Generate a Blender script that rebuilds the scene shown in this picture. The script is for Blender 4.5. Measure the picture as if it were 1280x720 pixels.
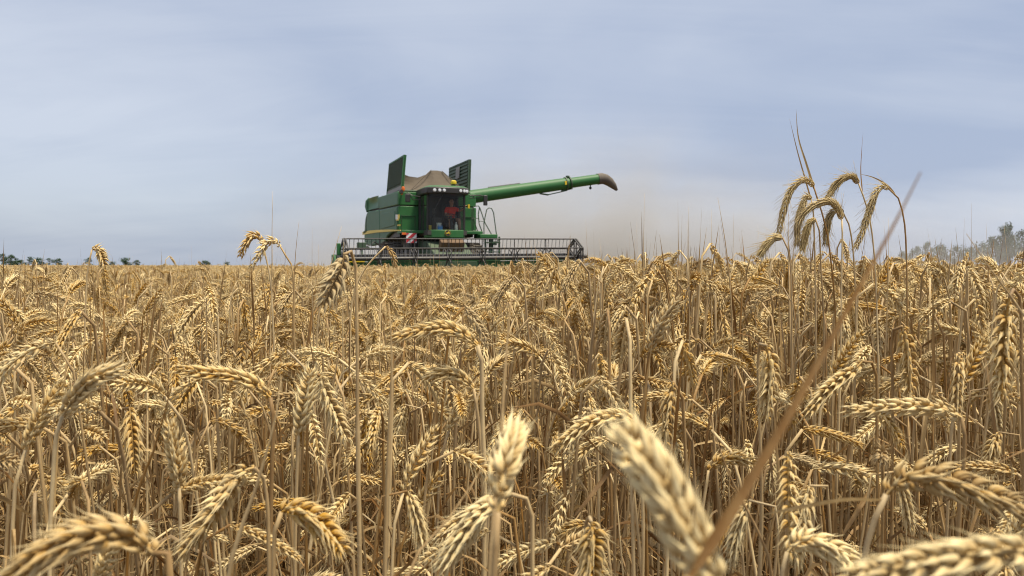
import bpy, bmesh, math, random
import numpy as np
from mathutils import Vector, Matrix, Quaternion, Euler

R = math.radians
PI = math.pi
for o in list(bpy.data.objects):
    bpy.data.objects.remove(o)
sc = bpy.context.scene
COL = sc.collection
rnd = random.Random(7)

# ------------------------------------------------------------------ camera
CAM_H = 1.0
LENS = 28.0
FPX = 1280 * LENS / 36.0
PITCH = math.atan(28 / FPX)          # horizon sits 28 px above the middle
cd = bpy.data.cameras.new('camera')
cam = bpy.data.objects.new('camera', cd)
COL.objects.link(cam)
cam.location = (0, 0, CAM_H)
cam.rotation_euler = (R(90) - PITCH, 0, 0)
cd.lens = LENS
cd.sensor_width = 36
cd.clip_start = 0.02
cd.clip_end = 6000
cd.dof.use_dof = True
cd.dof.focus_distance = 1.5
cd.dof.aperture_fstop = 14.0
sc.camera = cam

# ------------------------------------------------------------------ world
SUN_EL, SUN_AZ = 72, 120             # degrees; azimuth clockwise from +Y
w = bpy.data.worlds.new('World')
sc.world = w
w.use_nodes = True
nt = w.node_tree
nt.nodes.clear()


def N(tree, typ, loc=(0, 0), **kw):
    n = tree.nodes.new(typ)
    for k, v in kw.items():
        setattr(n, k, v)
    return n


def L(tree, a, b):
    tree.links.new(a, b)


def math_n(t, op, a=None, b=None, c=None, clamp=False):
    n = t.nodes.new('ShaderNodeMath')
    n.operation = op
    n.use_clamp = clamp
    for i, v in enumerate((a, b, c)):
        if v is None:
            continue
        if isinstance(v, (int, float)):
            n.inputs[i].default_value = v
        else:
            t.links.new(v, n.inputs[i])
    return n.outputs[0]


def mixc(t, fac, a, b, blend='MIX'):
    n = t.nodes.new('ShaderNodeMix')
    n.data_type = 'RGBA'
    n.blend_type = blend
    for s, v in ((n.inputs[0], fac), (n.inputs[6], a), (n.inputs[7], b)):
        if isinstance(v, (int, float)):
            s.default_value = v
        elif isinstance(v, tuple):
            s.default_value = (*v, 1) if len(v) == 3 else v
        else:
            t.links.new(v, s)
    return n.outputs[2]


def noise(t, vec, scale, detail=4, rough=0.5, dist=0.0):
    n = t.nodes.new('ShaderNodeTexNoise')
    n.inputs['Scale'].default_value = scale
    n.inputs['Detail'].default_value = detail
    n.inputs['Roughness'].default_value = rough
    n.inputs['Distortion'].default_value = dist
    if vec is not None:
        t.links.new(vec, n.inputs['Vector'])
    return n.outputs[0]


def ramp(t, fac, stops):
    n = t.nodes.new('ShaderNodeValToRGB')
    e = n.color_ramp.elements
    while len(e) < len(stops):
        e.new(0.5)
    for i, (p, c) in enumerate(stops):
        e[i].position = p
        e[i].color = (*c, 1) if len(c) == 3 else c
    t.links.new(fac, n.inputs[0])
    return n.outputs[0]


def mapping(t, vec, scale=(1, 1, 1), loc=(0, 0, 0)):
    n = t.nodes.new('ShaderNodeMapping')
    n.inputs['Scale'].default_value = scale
    n.inputs['Location'].default_value = loc
    t.links.new(vec, n.inputs['Vector'])
    return n.outputs[0]


SKY_STRENGTH = 0.10
out = N(nt, 'ShaderNodeOutputWorld')
bg = N(nt, 'ShaderNodeBackground')
bg.inputs['Strength'].default_value = SKY_STRENGTH
L(nt, bg.outputs[0], out.inputs[0])
sky = N(nt, 'ShaderNodeTexSky', sky_type='NISHITA')
sky.sun_disc = False
sky.sun_elevation = R(SUN_EL)
sky.sun_rotation = R(SUN_AZ)
sky.dust_density = 2.0
sky.air_density = 1.0
tc = N(nt, 'ShaderNodeTexCoord')
sep = N(nt, 'ShaderNodeSeparateXYZ')
L(nt, tc.outputs['Generated'], sep.inputs[0])
zc = math_n(nt, 'MAXIMUM', sep.outputs[2], 0.0)
zd = math_n(nt, 'ADD', zc, 0.22)
cx = math_n(nt, 'DIVIDE', sep.outputs[0], zd)
cy = math_n(nt, 'DIVIDE', sep.outputs[1], zd)
comb = N(nt, 'ShaderNodeCombineXYZ')
L(nt, cx, comb.inputs[0])
L(nt, cy, comb.inputs[1])
cv = mapping(nt, comb.outputs[0], (0.75, 0.9, 1), (3.1, 7.7, 0))
n1 = noise(nt, cv, 0.8, 5, 0.45, 0.5)
cv2 = mapping(nt, comb.outputs[0], (0.5, 0.8, 1), (1.3, 2.2, 4.0))
n2 = noise(nt, cv2, 0.6, 3, 0.5, 0.3)
thick = math_n(nt, 'MULTIPLY_ADD', n1, 0.9, math_n(nt, 'MULTIPLY', n2, 0.6))
n3 = noise(nt, mapping(nt, comb.outputs[0], (0.55, 1.9, 1), (5.0, 1.0, 2.0)), 1.1, 6, 0.6, 0.8)
thick = math_n(nt, 'ADD', thick, math_n(nt, 'MULTIPLY', math_n(nt, 'SUBTRACT', n3, 0.5), 0.34))
# the sheet thins towards the far left horizon, where the sky is brightest
low = math_n(nt, 'SUBTRACT', 1.0, math_n(nt, 'MULTIPLY', zc, 4.0), clamp=True)
leftw = math_n(nt, 'MULTIPLY_ADD', sep.outputs[0], -0.9, 0.45, clamp=True)
thick = math_n(nt, 'SUBTRACT', thick, math_n(nt, 'MULTIPLY', math_n(nt, 'MULTIPLY', low, leftw), 0.02))
# the cloud sheet: bluish grey where thick, paler where thin  (values are /0.1 strength)
CLOUD_DARK = (3.45, 4.1, 5.45)
CLOUD_MID = (4.5, 5.05, 6.15)
CLOUD_LITE = (5.3, 5.8, 6.75)
cc = ramp(nt, thick, [(0.56, CLOUD_LITE), (0.72, CLOUD_MID), (0.90, CLOUD_DARK)])
cover = math_n(nt, 'SUBTRACT', math_n(nt, 'MULTIPLY_ADD', n2, 0.4, 0.74), math_n(nt, 'MULTIPLY', math_n(nt, 'MULTIPLY', low, leftw), 0.22), clamp=True)
skyc = mixc(nt, cover, sky.outputs[0], cc)
L(nt, skyc, bg.inputs['Color'])

# ------------------------------------------------------------------ sun
sd = bpy.data.lights.new('sun', 'SUN')
sd.energy = 4.6
sd.angle = R(11)
sd.color = (1.0, 0.92, 0.745)
sun = bpy.data.objects.new('sun', sd)
COL.objects.link(sun)
sv = Vector((math.sin(R(SUN_AZ)) * math.cos(R(SUN_EL)), math.cos(R(SUN_AZ)) * math.cos(R(SUN_EL)), math.sin(R(SUN_EL))))
sun.rotation_euler = (-sv).to_track_quat('-Z', 'Y').to_euler()
sun.location = (0, -5, 20)

sc.view_settings.view_transform = 'Standard'
sc.view_settings.look = 'None'
sc.view_settings.gamma = 1
sc.view_settings.use_curve_mapping = False
sc.view_settings.exposure = 0.30
cy_ = sc.cycles
cy_.filter_width = 1.0
cy_.max_bounces = 8
cy_.diffuse_bounces = 2
cy_.glossy_bounces = 3
cy_.transparent_max_bounces = 12
cy_.volume_bounces = 1
cy_.volume_step_rate = 1.0

# ------------------------------------------------------------------ pixel -> world
cth, sth = math.cos(PITCH), math.sin(PITCH)


def at(px, py, Y):
    """World point seen at photo pixel (1280x720) at ground distance Y."""
    u = (px - 640) / FPX
    v = (360 - py) / FPX
    # ray = right*u + up*v + fwd
    dy = cth + v * sth
    dz = -sth + v * cth
    k = Y / dy
    return Vector((u * k, Y, CAM_H + dz * k))


def to_px(x, y, z):
    dz = z - CAM_H
    f = y * cth - dz * sth
    upc = y * sth + dz * cth
    return 640 + FPX * x / f, 360 - FPX * upc / f


# ------------------------------------------------------------------ tagging
def tag(o, label=None, cat=None, group=None, kind=None):
    if label: o['label'] = label
    if cat: o['category'] = cat
    if group: o['group'] = group
    if kind: o['kind'] = kind
    return o


def empty(name, loc=(0, 0, 0), rz=0.0):
    o = bpy.data.objects.new(name, None)
    o.empty_display_size = 0.1
    COL.objects.link(o)
    o.location = loc
    o.rotation_euler = (0, 0, rz)
    return o


# ------------------------------------------------------------------ mesh builder
class MB:
    def __init__(self):
        self.v, self.f, self.c = [], [], []
        self.n = 0

    def add(self, vs, fs, col=None):
        b = self.n
        vs = [tuple(p) for p in vs]
        self.v += vs
        self.f += [tuple(i + b for i in q) for q in fs]
        if col is None:
            self.c += [(0.5, 0.5, 0.5)] * len(vs)
        elif isinstance(col, tuple):
            self.c += [col] * len(vs)
        else:
            self.c += [tuple(q) for q in col]
        self.n += len(vs)

    def box(self, c, s, rot=None, col=None):
        x, y, z = s[0] / 2, s[1] / 2, s[2] / 2
        vs = [Vector(p) for p in ((-x, -y, -z), (x, -y, -z), (x, y, -z), (-x, y, -z), (-x, -y, z), (x, -y, z), (x, y, z), (-x, y, z))]
        if rot is not None:
            m = Euler(rot).to_matrix()
            vs = [m @ p for p in vs]
        c = Vector(c)
        self.add([p + c for p in vs], [(0, 3, 2, 1), (4, 5, 6, 7), (0, 1, 5, 4), (1, 2, 6, 5), (2, 3, 7, 6), (3, 0, 4, 7)], col)

    def bar(self, a, b, wd, ht=None, col=None):
        a, b = Vector(a), Vector(b)
        d = b - a
        q = d.to_track_quat('Z', 'Y')
        m = q.to_matrix()
        x, y, z = wd / 2, (ht or wd) / 2, d.length / 2
        vs = [m @ Vector(p) + (a + b) / 2 for p in ((-x, -y, -z), (x, -y, -z), (x, y, -z), (-x, y, -z), (-x, -y, z), (x, -y, z), (x, y, z), (-x, y, z))]
        self.add(vs, [(0, 3, 2, 1), (4, 5, 6, 7), (0, 1, 5, 4), (1, 2, 6, 5), (2, 3, 7, 6), (3, 0, 4, 7)], col)

    def tube(self, pts, rad, segs=8, cap=True, cols=None, closed=False):
        pts = [Vector(p) for p in pts]
        n = len(pts)
        if not isinstance(rad, (list, tuple)):
            rad = [rad] * n
        t = [(pts[min(i + 1, n - 1)] - pts[max(i - 1, 0)]).normalized() for i in range(n)]
        ref = Vector((0, 0, 1)) if abs(t[0].z) < 0.9 else Vector((1, 0, 0))
        u = t[0].cross(ref).normalized()
        vs, cs = [], []
        for i in range(n):
            if i:
                u = (u - t[i] * u.dot(t[i])).normalized()
            w_ = t[i].cross(u)
            for k in range(segs):
                a = 2 * PI * k / segs
                vs.append(pts[i] + (u * math.cos(a) + w_ * math.sin(a)) * rad[i])
                cs.append(cols[i] if cols else (0.5, 0.5, 0.5))
        fs = []
        for i in range(n - 1):
            for k in range(segs):
                k2 = (k + 1) % segs
                fs.append((i * segs + k, i * segs + k2, (i + 1) * segs + k2, (i + 1) * segs + k))
        if cap:
            fs.append(tuple(range(segs - 1, -1, -1)))
            fs.append(tuple((n - 1) * segs + k for k in range(segs)))
        self.add(vs, fs, cs)

    def prism(self, poly, axis, a, b, col=None):
        """poly in the two other axes, extruded along axis from a to b."""
        def P(p, t):
            if axis == 'x': return (t, p[0], p[1])
            if axis == 'y': return (p[0], t, p[1])
            return (p[0], p[1], t)
        n = len(poly)
        vs = [P(p, a) for p in poly] + [P(p, b) for p in poly]
        fs = [tuple(range(n - 1, -1, -1)), tuple(range(n, 2 * n))]
        fs += [(i, (i + 1) % n, n + (i + 1) % n, n + i) for i in range(n)]
        self.add(vs, fs, col)

    def lathe(self, prof, segs=20, axis='z', c=(0, 0, 0), col=None):
        """prof: (r, h) pairs."""
        vs, fs = [], []
        c = Vector(c)
        for r, h in prof:
            for k in range(segs):
                a = 2 * PI * k / segs
                x, y = r * math.cos(a), r * math.sin(a)
                p = {'z': (x, y, h), 'x': (h, x, y), 'y': (x, h, y)}[axis]
                vs.append(c + Vector(p))
        n = len(prof)
        for i in range(n - 1):
            for k in range(segs):
                k2 = (k + 1) % segs
                fs.append((i * segs + k, i * segs + k2, (i + 1) * segs + k2, (i + 1) * segs + k))
        fs.append(tuple(range(segs - 1, -1, -1)))
        fs.append(tuple((n - 1) * segs + k for k in range(segs)))
        self.add(vs, fs, col)

    def mesh(self, name, mat, smooth=True, angle=35, fixn=True):
        me = bpy.data.meshes.new(name)
        me.from_pydata(self.v, [], self.f)
        ca = me.color_attributes.new('Col', 'FLOAT_COLOR', 'POINT')
        arr = np.ones((len(self.v), 4), dtype=np.float32)
        arr[:, :3] = np.array(self.c, dtype=np.float32)
        ca.data.foreach_set('color', arr.ravel())
        if mat:
            for m in (mat if isinstance(mat, (list, tuple)) else (mat,)):
                me.materials.append(m)
        if fixn:
            bm = bmesh.new()
            bm.from_mesh(me)
            bmesh.ops.recalc_face_normals(bm, faces=bm.faces)
            bm.to_mesh(me)
            bm.free()
        if smooth:
            me.shade_smooth()
            if angle:
                me.set_sharp_from_angle(angle=R(angle))
        return me

    def build(self, name, mat, parent=None, bevel=0, smooth=True, angle=35, fixn=True):
        o = bpy.data.objects.new(name, self.mesh(name, mat, smooth, angle, fixn))
        COL.objects.link(o)
        if parent: o.parent = parent
        if bevel:
            b = o.modifiers.new('bevel', 'BEVEL')
            b.width = bevel
            b.segments = 2
            b.limit_method = 'ANGLE'
            b.angle_limit = R(40)
        return o


# ------------------------------------------------------------------ materials
def new_mat(name):
    m = bpy.data.materials.new(name)
    m.use_nodes = True
    t = m.node_tree
    p = t.nodes['Principled BSDF']
    return m, t, p


def paint(name, base, rough=0.45, metal=0.0, dust=0.25, dustcol=(0.32, 0.27, 0.2), scale=2.5, spec=0.5):
    """Painted metal with real field dust and wear."""
    m, t, p = new_mat(name)
    g = t.nodes.new('ShaderNodeTexCoord')
    n = noise(t, g.outputs['Object'], scale, 6, 0.6)
    n3 = noise(t, mapping(t, g.outputs['Object'], (6, 6, 1.2)), 1.5, 4, 0.6)
    f = math_n(t, 'MULTIPLY', math_n(t, 'MULTIPLY_ADD', n, 1.2, math_n(t, 'MULTIPLY', n3, 0.6)), dust, clamp=True)
    if dust >= 0.05:                     # chaff and dust lie on ledges
        gm_ = t.nodes.new('ShaderNodeNewGeometry')
        sz_ = t.nodes.new('ShaderNodeSeparateXYZ')
        L(t, gm_.outputs['True Normal'], sz_.inputs[0])
        up = math_n(t, 'MULTIPLY', math_n(t, 'MAXIMUM', sz_.outputs[2], 0.0), math_n(t, 'MULTIPLY_ADD', noise(t, g.outputs['Object'], scale * 6, 5, 0.7), 1.6, -0.4, clamp=True))
        f = math_n(t, 'MULTIPLY_ADD', up, 0.32, f, clamp=True)
    c = mixc(t, f, base, dustcol)
    L(t, c, p.inputs['Base Color'])
    L(t, math_n(t, 'MULTIPLY_ADD', f, 0.5, rough, clamp=True), p.inputs['Roughness'])
    p.inputs['Metallic'].default_value = metal
    p.inputs['Specular IOR Level'].default_value = spec
    return m


M = {}
M['green'] = paint('green_paint', (0.006, 0.125, 0.026), 0.42, dust=0.10, spec=0.3)
M['green_dusty'] = paint('dusty_green_paint', (0.022, 0.135, 0.062), 0.42, dust=0.34, dustcol=(0.16, 0.20, 0.13))
M['green_dark'] = paint('dark_green_paint', (0.008, 0.06, 0.022), 0.5, dust=0.15)
M['flap'] = paint('flap_metal', (0.03, 0.075, 0.04), 0.5, dust=0.5, dustcol=(0.12, 0.12, 0.085))
M['yellow'] = paint('yellow_paint', (0.78, 0.54, 0.02), 0.4, dust=0.06)
M['black'] = paint('black_plastic', (0.014, 0.014, 0.016), 0.45, dust=0.06)
M['black_steel'] = paint('black_steel', (0.016, 0.016, 0.02), 0.4, dust=0.08)
M['tine'] = paint('grey_tine', (0.42, 0.42, 0.43), 0.5, dust=0.2)
M['rubber'] = paint('rubber', (0.03, 0.028, 0.027), 0.75, dust=0.35, dustcol=(0.14, 0.115, 0.085))
M['boot'] = paint('spout_rubber', (0.055, 0.043, 0.038), 0.7, dust=0.25)
M['rust'] = paint('worn_steel', (0.12, 0.055, 0.016), 0.6, metal=0.2, dust=0.1)
M['grey'] = paint('grey_metal', (0.22, 0.22, 0.22), 0.5, dust=0.3)
M['white'] = paint('white_paint', (0.8, 0.8, 0.78), 0.5, dust=0.08)
M['red'] = paint('red_paint', (0.55, 0.02, 0.03), 0.45, dust=0.05)
M['orange'] = paint('orange_lens', (0.8, 0.16, 0.01), 0.25, dust=0.05)
M['lamp'] = paint('lamp_glass', (0.75, 0.77, 0.8), 0.12, dust=0.03)
M['blue'] = paint('blue_plastic', (0.05, 0.28, 0.7), 0.4, dust=0.03)
M['cream'] = paint('cream_plastic', (0.7, 0.72, 0.66), 0.5, dust=0.05)
M['interior'] = paint('cab_trim', (0.035, 0.033, 0.032), 0.7, dust=0.1)
M['skin'] = paint('skin', (0.42, 0.22, 0.14), 0.5, dust=0.0)
M['shirt'] = paint('red_cloth', (0.78, 0.045, 0.022), 0.85, dust=0.0)
M['shorts'] = paint('dark_cloth', (0.016, 0.016, 0.02), 0.85, dust=0.0)
M['hair'] = paint('brown_hair', (0.03, 0.018, 0.01), 0.7, dust=0.0)


def canvas_mat():
    m, t, p = new_mat('brown_canvas')
    g = t.nodes.new('ShaderNodeTexCoord')
    n = noise(t, g.outputs['Object'], 1.7, 6, 0.6)
    fine = noise(t, g.outputs['Object'], 40, 3, 0.6)
    c = mixc(t, n, (0.07, 0.05, 0.033), (0.14, 0.107, 0.074))
    c = mixc(t, math_n(t, 'MULTIPLY', fine, 0.25), c, (0.2, 0.16, 0.12))
    L(t, c, p.inputs['Base Color'])
    p.inputs['Roughness'].default_value = 0.85
    b = t.nodes.new('ShaderNodeBump')
    b.inputs['Strength'].default_value = 0.6
    b.inputs['Distance'].default_value = 0.05
    L(t, noise(t, mapping(t, g.outputs['Object'], (1, 1, 2.5)), 2.2, 5, 0.6, 1.0), b.inputs['Height'])
    L(t, b.outputs[0], p.inputs['Normal'])
    return m


M['canvas'] = canvas_mat()


def glass_mat():
    m, t, p = new_mat('cab_glass')
    t.nodes.remove(p)
    o = t.nodes['Material Output']
    tr = t.nodes.new('ShaderNodeBsdfTransparent')
    tr.inputs[0].default_value = (0.80, 0.83, 0.80, 1)
    gl = t.nodes.new('ShaderNodeBsdfGlossy')
    gl.inputs['Roughness'].default_value = 0.04
    fr = t.nodes.new('ShaderNodeFresnel')
    fr.inputs['IOR'].default_value = 1.45
    df = t.nodes.new('ShaderNodeBsdfDiffuse')
    df.inputs['Color'].default_value = (0.3, 0.27, 0.22, 1)
    ms = t.nodes.new('ShaderNodeMixShader')
    L(t, math_n(t, 'MULTIPLY', fr.outputs[0], 0.55), ms.inputs[0])
    L(t, tr.outputs[0], ms.inputs[1])
    L(t, gl.outputs[0], ms.inputs[2])
    m2 = t.nodes.new('ShaderNodeMixShader')
    g = t.nodes.new('ShaderNodeTexCoord')
    L(t, math_n(t, 'MULTIPLY', noise(t, g.outputs['Object'], 3, 4), 0.05), m2.inputs[0])
    L(t, ms.outputs[0], m2.inputs[1])
    L(t, df.outputs[0], m2.inputs[2])
    L(t, m2.outputs[0], o.inputs[0])
    return m


M['glass'] = glass_mat()


def straw_mat(name, dark, light, translucent=0.15, rough=0.5, stretch=(260, 260, 12), rnd_amt=0.5, brown=(0.20, 0.11, 0.04)):
    """Dry plant matter.  Vertex colour r = pale<->golden pigment, g = brown weathering and, low on stems, painted shade."""
    m, t, p = new_mat(name)
    o = t.nodes['Material Output']
    g = t.nodes.new('ShaderNodeTexCoord')
    oi = t.nodes.new('ShaderNodeObjectInfo')
    at_ = t.nodes.new('ShaderNodeAttribute')
    at_.attribute_name = 'Col'
    s = t.nodes.new('ShaderNodeSeparateColor')
    L(t, at_.outputs['Color'], s.inputs[0])
    n = noise(t, mapping(t, g.outputs['Object'], stretch), 1.0, 3, 0.6)
    f = math_n(t, 'ADD', s.outputs[0], math_n(t, 'MULTIPLY', math_n(t, 'SUBTRACT', n, 0.5), 0.7))
    f = math_n(t, 'ADD', f, math_n(t, 'MULTIPLY', math_n(t, 'SUBTRACT', oi.outputs['Random'], 0.5), rnd_amt), clamp=True)
    c = mixc(t, f, dark, light)
    # weathering, plus shade painted low on stems: brown from vertex colour, blotches, and some plants more than others
    wn = noise(t, mapping(t, g.outputs['Object'], (70, 70, 25)), 1.0, 4, 0.65)
    r2 = math_n(t, 'FRACT', math_n(t, 'MULTIPLY', oi.outputs['Random'], 17.31))
    br = math_n(t, 'MULTIPLY', math_n(t, 'POWER', r2, 3.0), 0.45)
    br = math_n(t, 'ADD', br, math_n(t, 'MULTIPLY', math_n(t, 'SUBTRACT', wn, 0.52), 1.1))
    br = math_n(t, 'ADD', br, math_n(t, 'SUBTRACT', s.outputs[1], 0.5), clamp=True)
    c = mixc(t, br, c, brown)
    r3 = math_n(t, 'FRACT', math_n(t, 'MULTIPLY', oi.outputs['Random'], 5.77))
    c = mixc(t, math_n(t, 'MULTIPLY', math_n(t, 'POWER', r3, 3.0), 0.28), c, (0.50, 0.40, 0.26))
    L(t, c, p.inputs['Base Color'])
    p.inputs['Roughness'].default_value = rough
    p.inputs['Specular IOR Level'].default_value = 0.18
    bp = t.nodes.new('ShaderNodeBump')
    bp.inputs['Strength'].default_value = 0.5
    bp.inputs['Distance'].default_value = 0.0006
    L(t, noise(t, mapping(t, g.outputs['Object'], tuple(q * 3.0 for q in stretch)), 1.0, 2, 0.6), bp.inputs['Height'])
    L(t, bp.outputs[0], p.inputs['Normal'])
    if translucent:
        tl = t.nodes.new('ShaderNodeBsdfTranslucent')
        L(t, c, tl.inputs[0])
        ms = t.nodes.new('ShaderNodeMixShader')
        ms.inputs[0].default_value = translucent
        L(t, p.outputs[0], ms.inputs[1])
        L(t, tl.outputs[0], ms.inputs[2])
        L(t, ms.outputs[0], o.inputs[0])
    return m


M['ear'] = straw_mat('wheat_husk', (0.47, 0.245, 0.030), (0.94, 0.765, 0.42), 0.06, 0.65, (300, 300, 300), 0.5, (0.23, 0.145, 0.065))
M['stem'] = straw_mat('wheat_straw', (0.27, 0.135, 0.032), (0.80, 0.605, 0.325), 0.05, 0.45, (500, 500, 9), 0.9, (0.12, 0.062, 0.028))
M['leaf'] = straw_mat('dry_leaf', (0.27, 0.125, 0.028), (0.66, 0.47, 0.22), 0.2, 0.6, (300, 300, 20), 0.8, (0.12, 0.06, 0.024))
M['rye'] = straw_mat('rye_husk', (0.52, 0.36, 0.13), (0.78, 0.62, 0.34), 0.15, 0.5, (300, 300, 300), 0.3, (0.2, 0.12, 0.05))


# ================================================================== SETTING
def ground():
    m, t, p = new_mat('soil')
    g = t.nodes.new('ShaderNodeTexCoord')
    n = noise(t, g.outputs['Object'], 0.6, 8, 0.65)
    n2_ = noise(t, g.outputs['Object'], 45, 5, 0.7)
    c = mixc(t, n, (0.05, 0.034, 0.022), (0.10, 0.068, 0.04))
    straw = ramp(t, n2_, [(0.5, (0, 0, 0)), (0.62, (1, 1, 1))])
    c = mixc(t, math_n(t, 'MULTIPLY', straw, 0.6), c, (0.34, 0.24, 0.11))
    L(t, c, p.inputs['Base Color'])
    p.inputs['Roughness'].default_value = 0.95
    b = t.nodes.new('ShaderNodeBump')
    b.inputs['Distance'].default_value = 0.02
    L(t, n2_, b.inputs['Height'])
    L(t, b.outputs[0], p.inputs['Normal'])
    mb = MB()
    S = 3000
    mb.add([(-S, -S, 0), (S, -S, 0), (S, S, 0), (-S, S, 0)], [(0, 1, 2, 3)])
    o = mb.build('ground', m, None, smooth=False)
    tag(o, 'brown straw littered soil under the wheat', 'ground', kind='structure')


ground()


# ------------------------------------------------------------------ far trees
def leaf_mat(name, a, b):
    m, t, p = new_mat(name)
    g = t.nodes.new('ShaderNodeTexCoord')
    at_ = t.nodes.new('ShaderNodeAttribute')
    at_.attribute_name = 'Col'
    s = t.nodes.new('ShaderNodeSeparateColor')
    L(t, at_.outputs['Color'], s.inputs[0])
    L(t, mixc(t, s.outputs[0], a, b), p.inputs['Base Color'])
    p.inputs['Roughness'].default_value = 0.6
    return m


M['foliage'] = leaf_mat('foliage', (0.010, 0.036, 0.007), (0.036, 0.080, 0.018))
M['bark'] = paint('bark', (0.06, 0.045, 0.033), 0.9, dust=0.2)


def tree_meshes(seed, H, W, lean=0.0, tall=False):
    r = random.Random(seed)
    tr = MB()
    top = H * 0.8
    tr.tube([(0, 0, 0), (0.02 * H, 0, top * 0.4), (0.01 * H + lean * .5, 0.01 * H, top)], [H * 0.022, H * 0.015, H * 0.005], 7)
    lobes = []
    nl = 13
    for i in range(nl):
        z = H * (0.25 + 0.66 * (i + r.random()) / nl)
        k = (z / H - 0.18) / 0.82
        rad = W * 0.5 * (math.sin(PI * min(1, k * 0.85 + 0.12)) ** 0.7)
        a = r.uniform(0, 2 * PI)
        d = rad * r.uniform(0.3, 0.85)
        c = Vector((math.cos(a) * d + lean * k, math.sin(a) * d, z))
        lobes.append((c, W * r.uniform(0.13, 0.24)))
        tr.tube([(lean * k * 0.6, 0, z * 0.72), (c.x * 0.6, c.y * 0.6, z * 0.9), c], [H * 0.008, H * 0.005, H * 0.002], 5)
    lobes.append((Vector((lean, 0, H * 0.9)), W * 0.16))
    cr = MB()
    for c, s in lobes:
        for q in range(105):
            d = Vector((r.gauss(0, 1), r.gauss(0, 1), r.gauss(0, 1)))
            d = d.normalized() * s * (r.random() ** 0.4) * r.uniform(0.7, 1.25)
            p = c + d
            n = (d.normalized() + Vector((r.uniform(-.8, .8), r.uniform(-.8, .8), r.uniform(-.3, .9)))).normalized()
            u = n.orthogonal().normalized()
            v = n.cross(u)
            a = r.uniform(0, PI)
            u, v = u * math.cos(a) + v * math.sin(a), v * math.cos(a) - u * math.sin(a)
            k = W * r.uniform(0.018, 0.045)
            g = r.uniform(0.1, 0.9)
            cr.add([p - u * k, p + v * k * 0.55, p + u * k, p - v * k * 0.55], [(0, 1, 2, 3)], (g, g, g))
    return tr.mesh('trunk', M['bark']), cr.mesh('crown', M['foliage'], smooth=False, fixn=False)


TREE = [tree_meshes(11, 6, 4.5), tree_meshes(12, 6, 6.5), tree_meshes(13, 6, 3.0, 0.8), tree_meshes(14, 6, 5.2, -0.4), tree_meshes(15, 6, 8.0)]


def tree(px, topy, Y, kind, wid, label, group):
    top = at(px, topy, Y)
    H = top.z
    t = empty('tree', (top.x, Y, 0), rnd.uniform(0, 6.28))
    for me, nm in zip(TREE[kind], ('trunk', 'crown')):
        o = bpy.data.objects.new(nm, me)
        COL.objects.link(o)
        o.parent = t
    s = H / 6.0
    t.scale = (s * wid, s * wid, s)
    tag(t, label, 'tree', group)


gl = 'dark trees on the left horizon'
tree(3, 317.0, 330, 0, 1.38, 'tall dark green tree cut by the left edge of the picture', gl)
tree(15, 318.5, 335, 3, 1.25, 'dark tree with a drooping top just inside the left edge', gl)
tree(26, 325.0, 340, 4, 1.62, 'low spreading dark bush between two taller left horizon trees', gl)
tree(35, 320.0, 338, 2, 1.50, 'narrow pointed dark tree on the left horizon', gl)
tree(47, 322.5, 330, 1, 1.62, 'broad rounded dark tree ending the left tree clump', gl)
tree(62, 322.0, 345, 2, 2.12, 'wind-bent tree standing alone right of the left clump', gl)
tree(74, 323.0, 350, 3, 1.50, 'loose leaning tree beside the wind-bent tree', gl)
tree(111, 322.0, 350, 0, 1.25, 'dark tree behind the hooked ear on the far left', gl)
tree(140, 327.0, 355, 1, 1.25, 'small round dark bush between two lone horizon trees', gl)
tree(157, 322.5, 350, 1, 1.50, 'wide dark lone tree on the left horizon', gl)
tree(172, 325.0, 360, 3, 1.50, 'small loose tree right of the wide lone tree', gl)
tree(255, 326.0, 365, 4, 1.50, 'flat dark tree under the gap in the left wheat ears', gl)
tree(284, 327.5, 370, 1, 1.50, 'smallest faint tree on the left horizon near the combine', gl)
gr_ = 'grey misty trees on the right horizon'
for i, (px, ty, k, wd, lb) in enumerate([
        (1128, 315, 4, 1.3, 'lowest misty tree at the start of the right tree line'),
        (1146, 309, 1, 1.6, 'round misty tree near the blurred brown blade'),
        (1160, 302, 0, 1.6, 'dome shaped misty tree rising early in the right tree line'),
        (1178, 307, 4, 1.5, 'wide misty tree beside the dome shaped one'),
        (1196, 308, 1, 1.6, 'misty tree in the level middle of the right tree line'),
        (1214, 310, 4, 1.4, 'low misty tree in a dip of the right tree line'),
        (1228, 304, 1, 1.7, 'bushy misty tree left of the tall narrow pair'),
        (1240, 297, 4, 1.4, 'spreading misty tree at the foot of the tall narrow pair'),
        (1252, 279, 2, 1.5, 'tall narrow misty tree, left one of the leaning pair'),
        (1262, 279, 3, 1.0, 'tall misty tree, right one of the leaning pair'),
        (1264, 298, 4, 1.5, 'broad low misty tree beneath the leaning pair'),
        (1277, 287, 0, 1.2, 'misty tree cut by the right edge of the picture'),
        (1296, 290, 1, 1.3, 'misty tree beyond the right edge of the picture')]):
    tree(px, ty, 300 + 7 * (i % 4), k, wd * 0.5, lb, gr_)

# ================================================================== COMBINE HARVESTER
PSI = R(20)
CS, SN = math.cos(PSI), math.sin(PSI)
Y0 = 25.2
X0 = (560 - 640) / FPX * Y0
comb_root = empty('combine_harvester', (X0, Y0, 0), PSI)
tag(comb_root, 'green combine harvester cutting wheat with open tank flaps and auger swung out', 'combine harvester')


def PL(px, py, yl):
    """local point on the plane y = yl."""
    a = (px - 640) / FPX
    l = (a * (Y0 + CS * yl) - X0 + SN * yl) / (CS - a * SN)
    Yw = Y0 + SN * l + CS * yl
    return Vector((l, yl, at(px, py, Yw).z))


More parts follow.
